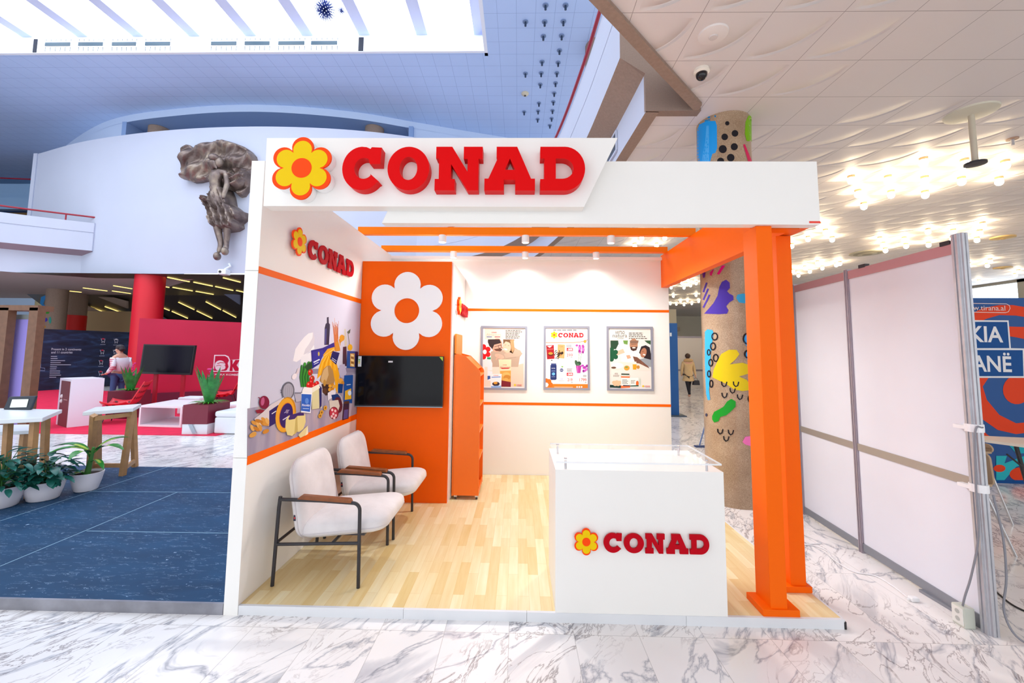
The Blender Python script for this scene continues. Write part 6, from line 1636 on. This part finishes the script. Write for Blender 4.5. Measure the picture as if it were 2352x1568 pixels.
L('#f07ac0', (520, 1150), (535, 1120), (575, 1115), (590, 1060), (598, 1045), (606, 1180), (570, 1175), (535, 1165))
A.ell(*cl_(309, 993), 2.2, 4, '#3a3a5c')
A.build('paint', t)

# ================================================================== SHELL-SCHEME PARTITION AT THE RIGHT
PAN = mat('#e2e4ef', .55, noise=.025, nscale=2.2, key='pan'); ALUP = mat('#a9a0aa', .4, .5, noise=.06, nscale=10, key='alup'); ALUG = mat('#8f939c', .45, .4, key='alug')
pa, pm, pb = Vector((4.892, -.006, 0)), Vector((4.968, 1.056, 0)), Vector((5.045, 1.925, 0))
pe = pb+(pb-pm)*.6
t = thing('partition_wall', 'white exhibition partition with aluminium posts and rails right of the booth', 'partition', (pm.x, pm.y, 0))
def pan_(p0, p1, z0, z1, nm, m_, th=.012, off=0):
    d = (p1-p0).normalized(); n_ = Vector((d.y, -d.x, 0)); a_ = p0+n_*(off-th/2); c_ = p1+n_*(off-th/2)
    b = MB(); b.prism([a_+Vector((0, 0, z0)), c_+Vector((0, 0, z0)), c_+n_*th+Vector((0, 0, z0)), a_+n_*th+Vector((0, 0, z0))], (0, 0, z1-z0)); return b.build(nm, m_, t)
for p0, p1 in ((pa, pm), (pm, pb), (pb, pe)):
    pan_(p0, p1, .08, .90, 'lower_panel', PAN); pan_(p0, p1, .93, 2.44, 'upper_panel', PAN)
    pan_(p0, p1, .02, .085, 'bottom_rail', ALUG, .03); pan_(p0, p1, .885, .945, 'middle_rail', mat('#aaa298', .45, .3, key='midrail'), .03); pan_(p0, p1, 2.43, 2.505, 'top_rail', mat('#bf8f95', .45, .35, key='toprail'), .03)
for p0 in (pm, pb, pe):
    b = MB(); b.box(p0.x-.022, p0.x+.022, p0.y-.022, p0.y+.022, 0, 2.52)
    for s_ in (-.011, .011): b.box(p0.x-.026, p0.x-.021, p0.y+s_-.004, p0.y+s_+.004, 0, 2.52)
    b.build('post', ALUP, t)
b = MB(); b.lathe((pa.x, pa.y, 0), [(.034, 0), (.034, 2.56)], 8)
for k in range(8): a_ = k*PI/4+.39; b.box(pa.x+.033*math.cos(a_)-.007, pa.x+.033*math.cos(a_)+.007, pa.y+.033*math.sin(a_)-.007, pa.y+.033*math.sin(a_)+.007, 0, 2.56)
b.build('end_post', ALU, t)
for k, p_ in enumerate((pa+(pm-pa)*.08, pm+(pb-pm)*.0+(pm-pa)*-.19)):
    MB().box(p_.x-.02, p_.x+.02, p_.y-.035, p_.y+.035, 2.5, 2.53).build('rail_clip', BLACKM, t)
for z_, dz_, n in ((1.245, .05, 6), (.865, .05, 6)):
    b = MB(); b.lathe((pa.x, pa.y, z_), [(.046, 0), (.047, .02), (.046, dz_)], 16); b.box(pa.x-.045, pa.x+.0, pa.y-.01, pa.y+.09, z_+.012, z_+.035); b.build('white_tape', mat('#f4f3f6', .5, key='tape'), t)
MB().box(4.93-.05, 4.93-.02, .0, .45, 0, .02).build('floor_channel', ALUG, t)
q = aY(2188, 590, .06); MB().prism([(q.x-.0, .05, q.z), (q.x-.0, .08, q.z), (q.x-.0, .065, q.z-.035)], (-.001, 0, 0)).build('red_mark', mat('#e0463a', .5, key='rmark'), t)
# socket box on the floor against the partition
p = aZ(2236, 1440)
t = thing('socket_box', 'grey plastic double socket box on the floor at the partition end', 'socket box', (4.84, .05, 0))
MB().box(4.775, 4.845, .03, .11, .0, .125).build('body', mat('#c9ccc0', .45, key='sockb'), t, bevel=.006)
MB().box(4.771, 4.776, .036, .104, .015, .118).build('face_plate', mat('#e4e4de', .4, key='sockf'), t)
for z_ in (.045, .09):
    MB().tube([(4.7695, .07, z_), (4.772, .07, z_)], .014, 16).build('socket', mat('#b4b6b0', .4, key='sock'), t)
def cable(label, pts, r, m_, nm='cable', cat='cable'):
    sp = spline(pts, 6); b = MB(); b.tube(sp, r, 7); return tag(b.build(nm, m_, smooth=60), label, cat)
GC = mat('#8a8a92', .5, key='gcable')
cable('grey cable running from the socket box up the partition end post', [(4.80, .06, .128), (4.80, .04, .2), (4.83, .02, .34), (4.84, -.03, .6), (4.838, -.04, .9), (4.85, -.05, 1.25), (4.90, -.05, 1.28)], .006, GC)
cable('grey cable looping off the end post down to the floor at the right', [(4.93, -.05, .86), (4.97, -.05, .6), (4.98, -.04, .35), (4.95, -.04, .15), (4.98, -.09, .02), (5.1, -.2, .008), (5.3, -.35, .008)], .006, GC)
W0 = [aZ(x, y, .006) for x, y in ((1845, 1250), (1870, 1253), (1900, 1265), (1915, 1285), (1960, 1312), (2010, 1322), (2050, 1345), (2085, 1372))]
cable('white extension cable lying on the marble beside the booth platform', [(4.7, 1.2, .006)]+W0, .005, mat('#f2f2f4', .4, key='wcab'))
p = aZ(2098, 1380, .0)
t = thing('cable_socket', 'white socket at the end of the extension cable on the floor', 'socket', (p.x, p.y, 0)); MB().box(p.x-.025, p.x+.03, p.y-.02, p.y+.02, 0, .03).build('body', mat('#f4f4f6', .4, key='sockw'), t, bevel=.008)
MB().tube([(p.x-.028, p.y, .015), (p.x-.045, p.y, .012)], .008, 8).build('sleeve', mat('#f4f4f6', .4, key='sockw'), t)
BC = mat('#3a3634', .6, key='bcab')
cable('dark cable on the marble behind the partition at the right edge', [aZ(x, y, .006) for x, y in ((2290, 1360), (2320, 1385), (2352, 1402), (2400, 1420))], .006, BC)

# mural panel with text, far right
a_, c_, top, nrm = vpanel((2205, 1106), (2420, 1113), 686)
t = thing('printed_display_wall', 'blue and red printed display wall with white lettering behind the partition', 'display wall', (a_.x, a_.y, 0))
b = MB(); b.prism([a_, c_, c_+Vector((0, 0, top)), a_+Vector((0, 0, top))], nrm*.06); b.build('panel', mat('#0d4f94', .5, key='mblue'), t)
A = Art(panel_art(a_, c_, top, nrm, .002), .0003)
OR = '#e8431a'; BL = '#0d4f94'
def mz(x, y): return (2180+x/2.61, 600+y/2.61)
def ringp(cx, cy, r0, r1, a0, a1, col, n=26):
    o = [mz(cx+r1*math.cos(a0+(a1-a0)*i/n), cy+r1*math.sin(a0+(a1-a0)*i/n)) for i in range(n+1)]+[mz(cx+r0*math.cos(a1-(a1-a0)*i/n), cy+r0*math.sin(a1-(a1-a0)*i/n)) for i in range(n+1)]
    A.poly(o, col)
A.poly([mz(*q) for q in ((130, 315), (200, 280), (300, 262), (380, 262), (520, 285), (520, 345), (400, 325), (300, 322), (220, 345), (140, 385))], OR)
A.poly([mz(*q) for q in ((150, 350), (330, 390), (520, 395), (520, 480), (400, 455), (300, 440), (150, 460))], OR)
A.poly([mz(*q) for q in ((140, 690), (240, 690), (200, 750), (225, 830), (300, 920), (400, 970), (520, 960), (520, 1020), (400, 1035), (290, 1010), (190, 940), (150, 850))], OR)
A.ell(*mz(405, 770), 84/2.61, 86/2.61, OR); A.poly([mz(*q) for q in ((190, 1000), (230, 1040), (330, 1090), (260, 1085), (200, 1060))], OR)
A.poly([mz(*q) for q in ((360, 1105), (400, 1090), (520, 1085), (520, 1150), (400, 1150))], '#18b0c0')
A.poly([mz(*q) for q in ((280, 1165), (345, 1165), (330, 1210), (450, 1165), (520, 1165), (520, 1190), (400, 1230), (330, 1310), (280, 1320))], '#28b8c4')
A.ell(*mz(300, 1240), 36/2.61, 22/2.61, OR); A.ell(*mz(430, 1275), 70/2.61, 42/2.61, OR); A.poly([mz(*q) for q in ((280, 1310), (520, 1310), (520, 1340), (280, 1335))], BL)
A.poly([mz(*q) for q in ((100, 352), (354, 354), (368, 520), (448, 522), (452, 698), (60, 698), (60, 520), (90, 520))], '#f2f2f4')
A.poly([mz(*q) for q in ((90, 362), (346, 363), (358, 520), (90, 520))], BL); A.poly([mz(*q) for q in ((60, 531), (438, 532), (443, 688), (60, 688))], BL)
A.text('QARKIA', (mz(-60, 385), mz(322, 392), mz(330, 486), mz(-50, 482)), '#f2f2f4', .03) if 0 else None
A.text('KIA', (mz(120, 385), mz(318, 392), mz(322, 486), mz(126, 483)), '#f2f2f4', .02)
A.text('ANË', (mz(130, 540), mz(368, 548), mz(374, 664), mz(138, 660)), '#f2f2f4', .02)
A.text('www.tirana.al', (mz(72, 262), mz(332, 266), mz(334, 296), mz(74, 292)), '#f0d8d4', .005)
A.line([mz(120, 252), mz(340, 255), mz(358, 265), mz(362, 282), mz(352, 302), mz(335, 308), mz(120, 304)], 1.5, '#f0d8d4')
A.build('print', t)
# table and chairs in front of it
zt = .74
tp = [XY(2262, 1012, zt), XY(2262, 1022, zt)]
q1, q2, q3 = aZ(2264, 1010, zt), aZ(2400, 1028, zt), aZ(2420, 1060, zt)
t = thing('meeting_table', 'pale table with black trestle legs at the right edge', 'table', (q2.x, q2.y, 0))
b = MB(); b.prism([(q1.x, q1.y, zt-.03), (q1.x+.25, q1.y-.42, zt-.03), (q2.x+1.2, q1.y-.42, zt-.03), (q2.x+1.2, q2.y+.4, zt-.03), (q1.x+.1, q1.y+.3, zt-.03)], (0, 0, .03)); b.build('table_top', mat('#efe3d2', .4, key='mtop'), t)
b = MB()
k0 = aY(2335, 1048, q1.y-.1); f0 = aZ(2352, 1140); 
b.tube([(k0.x, q1.y-.1, zt-.03), (k0.x+.12, q1.y-.12, .01)], .02, 8); b.build('leg', BLACKM, t)
b = MB(); b.tube([(q1.x+.12, q1.y-.25, .38), (k0.x+.08, q1.y-.12, .30), (k0.x+.6, q1.y-.1, .14)], .013, 8); b.build('brace', BLACKM, t)
b = MB(); b.tube([(q1.x+.12, q1.y-.1, .60), (k0.x+.05, q1.y-.12, .45)], .01, 8); b.build('brace', BLACKM, t)
BE = mat('#b49a7e', .5, key='beige')
def side_chair(x0, x1, y0, y1, Yc, lb, legs=True):
    p0, p1 = aY(x0, y0, Yc), aY(x1, y1, Yc)
    t = thing('side_chair', lb, 'chair', (p1.x, Yc, 0), group='beige chairs behind the partition')
    W_ = .40
    b = MB(); X1 = p1.x
    o_ = rrect(-W_/2, W_/2, p1.z, p0.z, .05)
    b.prism([(X1-.02-.03*((z-p1.z)/.4), Yc+.2+y, z) for y, z in o_], (.018, 0, 0)); b.build('backrest', BE, t)
    b = MB(); b.prism([(X1-.42+x, Yc+.2+y, p1.z) for x, y in rrect(0, .42, -.2, .2, .05)], (0, 0, .02)); b.build('seat', BE, t)
    if legs:
        q = aZ(2312, 1218); 
        for (ax, ay, bx_, by_) in ((X1-.06, Yc+.06, X1+.10, Yc-.02), (X1-.06, Yc+.34, X1+.08, Yc+.42), (X1-.36, Yc+.06, X1-.46, Yc-.02), (X1-.36, Yc+.34, X1-.44, Yc+.42)):
            b = MB(); b.tube([(ax, ay, p1.z), (bx_, by_, .0)], .011, 8); b.build('leg', STEEL, t, smooth=50)
side_chair(2262, 2288, 1042, 1118, 1.05, 'beige shell chair on chrome legs, nearer one behind the partition end')
side_chair(2262, 2285, 1021, 1042, 1.75, 'beige shell chair, further one behind the partition end', True)

# ================================================================== FAR VIEW BETWEEN BACK PANEL AND COLUMN
a_ = aZ(1540, 955); c_ = aZ(1562, 956)
t = thing('blue_display_panel', 'narrow blue display panel seen between the booth and the painted column', 'display panel', (a_.x, a_.y, 0))
topz = aY(1550, 742, a_.y).z
MB().box(a_.x-.6, c_.x+.0, a_.y, a_.y+.1, 0.03, topz).build('panel', mat('#0a559c', .5, key='bluep'), t)
MB().box(a_.x-.6, c_.x+.15, a_.y-.15, a_.y+.3, 0, .03).build('foot', mat('#3a4a5c', .5, key='bfoot'), t)
p_ = aY(1541, 768, a_.y); MB().box(p_.x-.03, p_.x+.02, a_.y-.004, a_.y-.001, p_.z-.05, p_.z+.05).build('white_letter', mat('#e8eef4', .5, key='wl'), t)
b = MB(); a_ = aZ(1560, 890); topz = aY(1580, 772, a_.y).z
t = thing('far_partition', 'white partition with a grey middle rail behind the person in beige', 'partition', (a_.x, a_.y, 0))
MB().box(a_.x-2, a_.x+2.4, a_.y, a_.y+.05, 0, topz).build('panel', mat('#eae2d8', .6, key='fpan'), t)
zz = aY(1590, 850, a_.y).z; MB().box(a_.x-2, a_.x+2.4, a_.y-.02, a_.y, zz-.04, zz+.04).build('rail', ALUP, t)
MB().box(a_.x-2, a_.x+2.4, a_.y-.02, a_.y, topz-.08, topz).build('top_rail', ALUP, t)
# floor mop
p = aZ(1604, 1026); q = aY(1617, 985, p.y)
t = thing('floor_mop', 'blue flat mop leaning by the painted column', 'mop', (p.x, p.y, 0))
MB().box(p.x-.06, p.x+.16, p.y-.05, p.y+.05, 0, .02).build('mop_head', mat('#3a4a78', .7, key='moph'), t)
b = MB(); b.tube([(p.x+.02, p.y, .02), (q.x+.3, p.y+.05, q.z+.9)], .012, 8); b.build('handle', mat('#6f86b8', .4, key='mopb'), t)
# white block-out wall behind the column on the right so the hall closes
b = MB(); b.box(9.6, 20.9, 14.5, 14.6, 0, 2.5); struct('wall_stands_right', b, mat('#e6e0dc', .6, key='wsr'))

# ================================================================== CEILING FITTINGS, LOW CEILING
bulb_m = mat('#ffdca0', .4, key='bulb'); bb = bulb_m.node_tree.nodes['Principled BSDF']; bb.inputs['Emission Color'].default_value = (1, .80, .52, 1); bb.inputs['Emission Strength'].default_value = BULB_STR
def bulb():
    t = thing('ceiling_bulb', 'round glowing warm bulb on the white embossed tile ceiling', 'bulb', group='round bulbs on the tiled ceiling')
    MB().cyl(0, 0, -.035, 0, .05, 16).build('rose', mat('#c9a878', .5, key='brose'), t)
    b = MB(); b.ball((0, 0, -.085), .052, .052, .058, 14, 9); b.build('globe', bulb_m, t, smooth=60)
    return t
zb = lambda x, y: (1780+x/3.484, 250+y/3.484)
BP = [zb(*q) for q in ((1190, 435), (1520, 445), (1845, 455), (612, 575), (905, 575), (1200, 580), (1495, 585), (1795, 585), (665, 685), (930, 690), (1203, 692), (712, 783), (350, 940), (405, 990), (265, 1045), (458, 1048), (135, 1100), (840, 1050), (865, 1090), (885, 1135), (1035, 1050), (1050, 1100), (1225, 985), (1230, 1090), (1428, 990), (1420, 1045), (1663, 935), (1640, 995), (1617, 1052), (340, 1235), (240, 1275), (380, 1275), (280, 1302), (490, 1250), (145, 1300), (188, 1335), (1550, 1250), (1543, 1283), (1722, 1220), (1700, 1255), (1950, 1305), (1925, 1333), (1632, 1382), (520, 1240))]
BP += [(1474, 547), (1527, 547), (1458, 565), (1508, 565)]
BP += [cl_(*q) for q in ((202, 212), (168, 228), (250, 230), (180, 255), (218, 242), (105, 255), (118, 305), (250, 300), (160, 335), (200, 332), (135, 352), (180, 355), (225, 348), (265, 335), (100, 350))]
BP += [(6, 692), (22, 690), (10, 694)]
b0 = bulb(); nb = 0
for (x, y) in BP:
    p = aZ(x, y, Z_LOW-.085)
    if p.y > 32 or p.y < 0: continue
    if x < 500 and p.y > 21: continue
    o = b0 if nb == 0 else dup(b0); nb += 1; o.location = (p.x, p.y, Z_LOW)
# ceiling speaker, dome camera, disc lamps, sprinkler, diffuser
p = aZ(1638, 78, Z_LOW); t = thing('ceiling_speaker', 'flat white round speaker on the tiled ceiling above the booth', 'speaker', (p.x, p.y, Z_LOW))
MB().lathe((p.x, p.y, Z_LOW), [(.13, 0), (.125, -.015), (.09, -.025), (.04, -.03)], 32).build('cover', mat('#e6dfdc', .5, key='spk'), t, smooth=40)
MB().lathe((p.x, p.y, Z_LOW-.03), [(.04, 0), (.035, -.01), (.006, -.012)], 20).build('centre', mat('#d6cecb', .5, key='spk2'), t, smooth=40)
p = aZ(1611, 160, Z_LOW); t = thing('dome_camera', 'black dome camera with white collar on the tiled ceiling near the column', 'camera', (p.x, p.y, Z_LOW))
MB().lathe((p.x, p.y, Z_LOW), [(.075, 0), (.078, -.03), (.06, -.045)], 24).build('collar', mat('#efe8dc', .4, key='dcol'), t, smooth=40)
MB().ball((p.x, p.y, Z_LOW-.055), .056, .056, .06, 20, 12).build('dome', mat('#17151a', .12, key='dome'), t, smooth=60)
p = aZ(2230, 258, Z_LOW); t = thing('ceiling_fan_light', 'round white ceiling plate with a short rod carrying a black disc', 'ceiling fitting', (p.x, p.y, Z_LOW))
MB().lathe((p.x, p.y, Z_LOW), [(.24, 0), (.235, -.02), (.15, -.035), (.02, -.04)], 36).build('plate', mat('#d8d3c0', .5, key='fplate'), t, smooth=40)
MB().cyl(p.x, p.y, Z_LOW-.62, Z_LOW-.03, .03, 16).build('rod', mat('#cfc6b2', .4, key='frod'), t, smooth=40)
MB().lathe((p.x, p.y, Z_LOW-.66), [(.03, 0), (.10, .01), (.10, .035), (.03, .045)], 24).build('disc', BLACKM, t, smooth=40)
p = aZ(2325, 318, Z_LOW); t = thing('sprinkler', 'small sprinkler on the tiled ceiling near the right edge', 'sprinkler', (p.x, p.y, Z_LOW))
MB().cyl(p.x, p.y, Z_LOW-.015, Z_LOW, .06, 16).build('rose', mat('#b08f7c', .5, key='srose'), t); MB().cyl(p.x, p.y, Z_LOW-.09, Z_LOW-.015, .018, 10).build('head', ALU, t)
p = aZ(1992, 580, Z_LOW); t = thing('air_diffuser', 'large round air diffuser on the tiled ceiling above the partition', 'vent', (p.x, p.y, Z_LOW))
for k, r_ in enumerate((.42, .32, .22, .12)):
    b = MB(); b.lathe((p.x, p.y, Z_LOW-.003), [(r_, 0), (r_, -.02-k*.012), (r_-.06, -.03-k*.012)], 32); b.build('ring', mat('#8f8872' if k % 2 else '#b9b29c', .5), t, smooth=40)
for x, y, lb in ((2303, 544, 'yellowish round ceiling plate, nearer one at the right edge'), (2303, 614, 'yellowish round ceiling plate, further one at the right edge')):
    p = aZ(x, y, Z_LOW); t = thing('ceiling_plate', lb, 'ceiling fitting', (p.x, p.y, Z_LOW), group='round plates on the tiled ceiling')
    MB().lathe((p.x, p.y, Z_LOW), [(.22, 0), (.22, -.03), (.05, -.05)], 28).build('cover', mat('#d8b878', .5, key='cpl'), t, smooth=40); MB().cyl(p.x, p.y, Z_LOW-.06, Z_LOW-.05, .05, 16).build('centre', mat('#c9a868', .5, key='cpl2'), t)
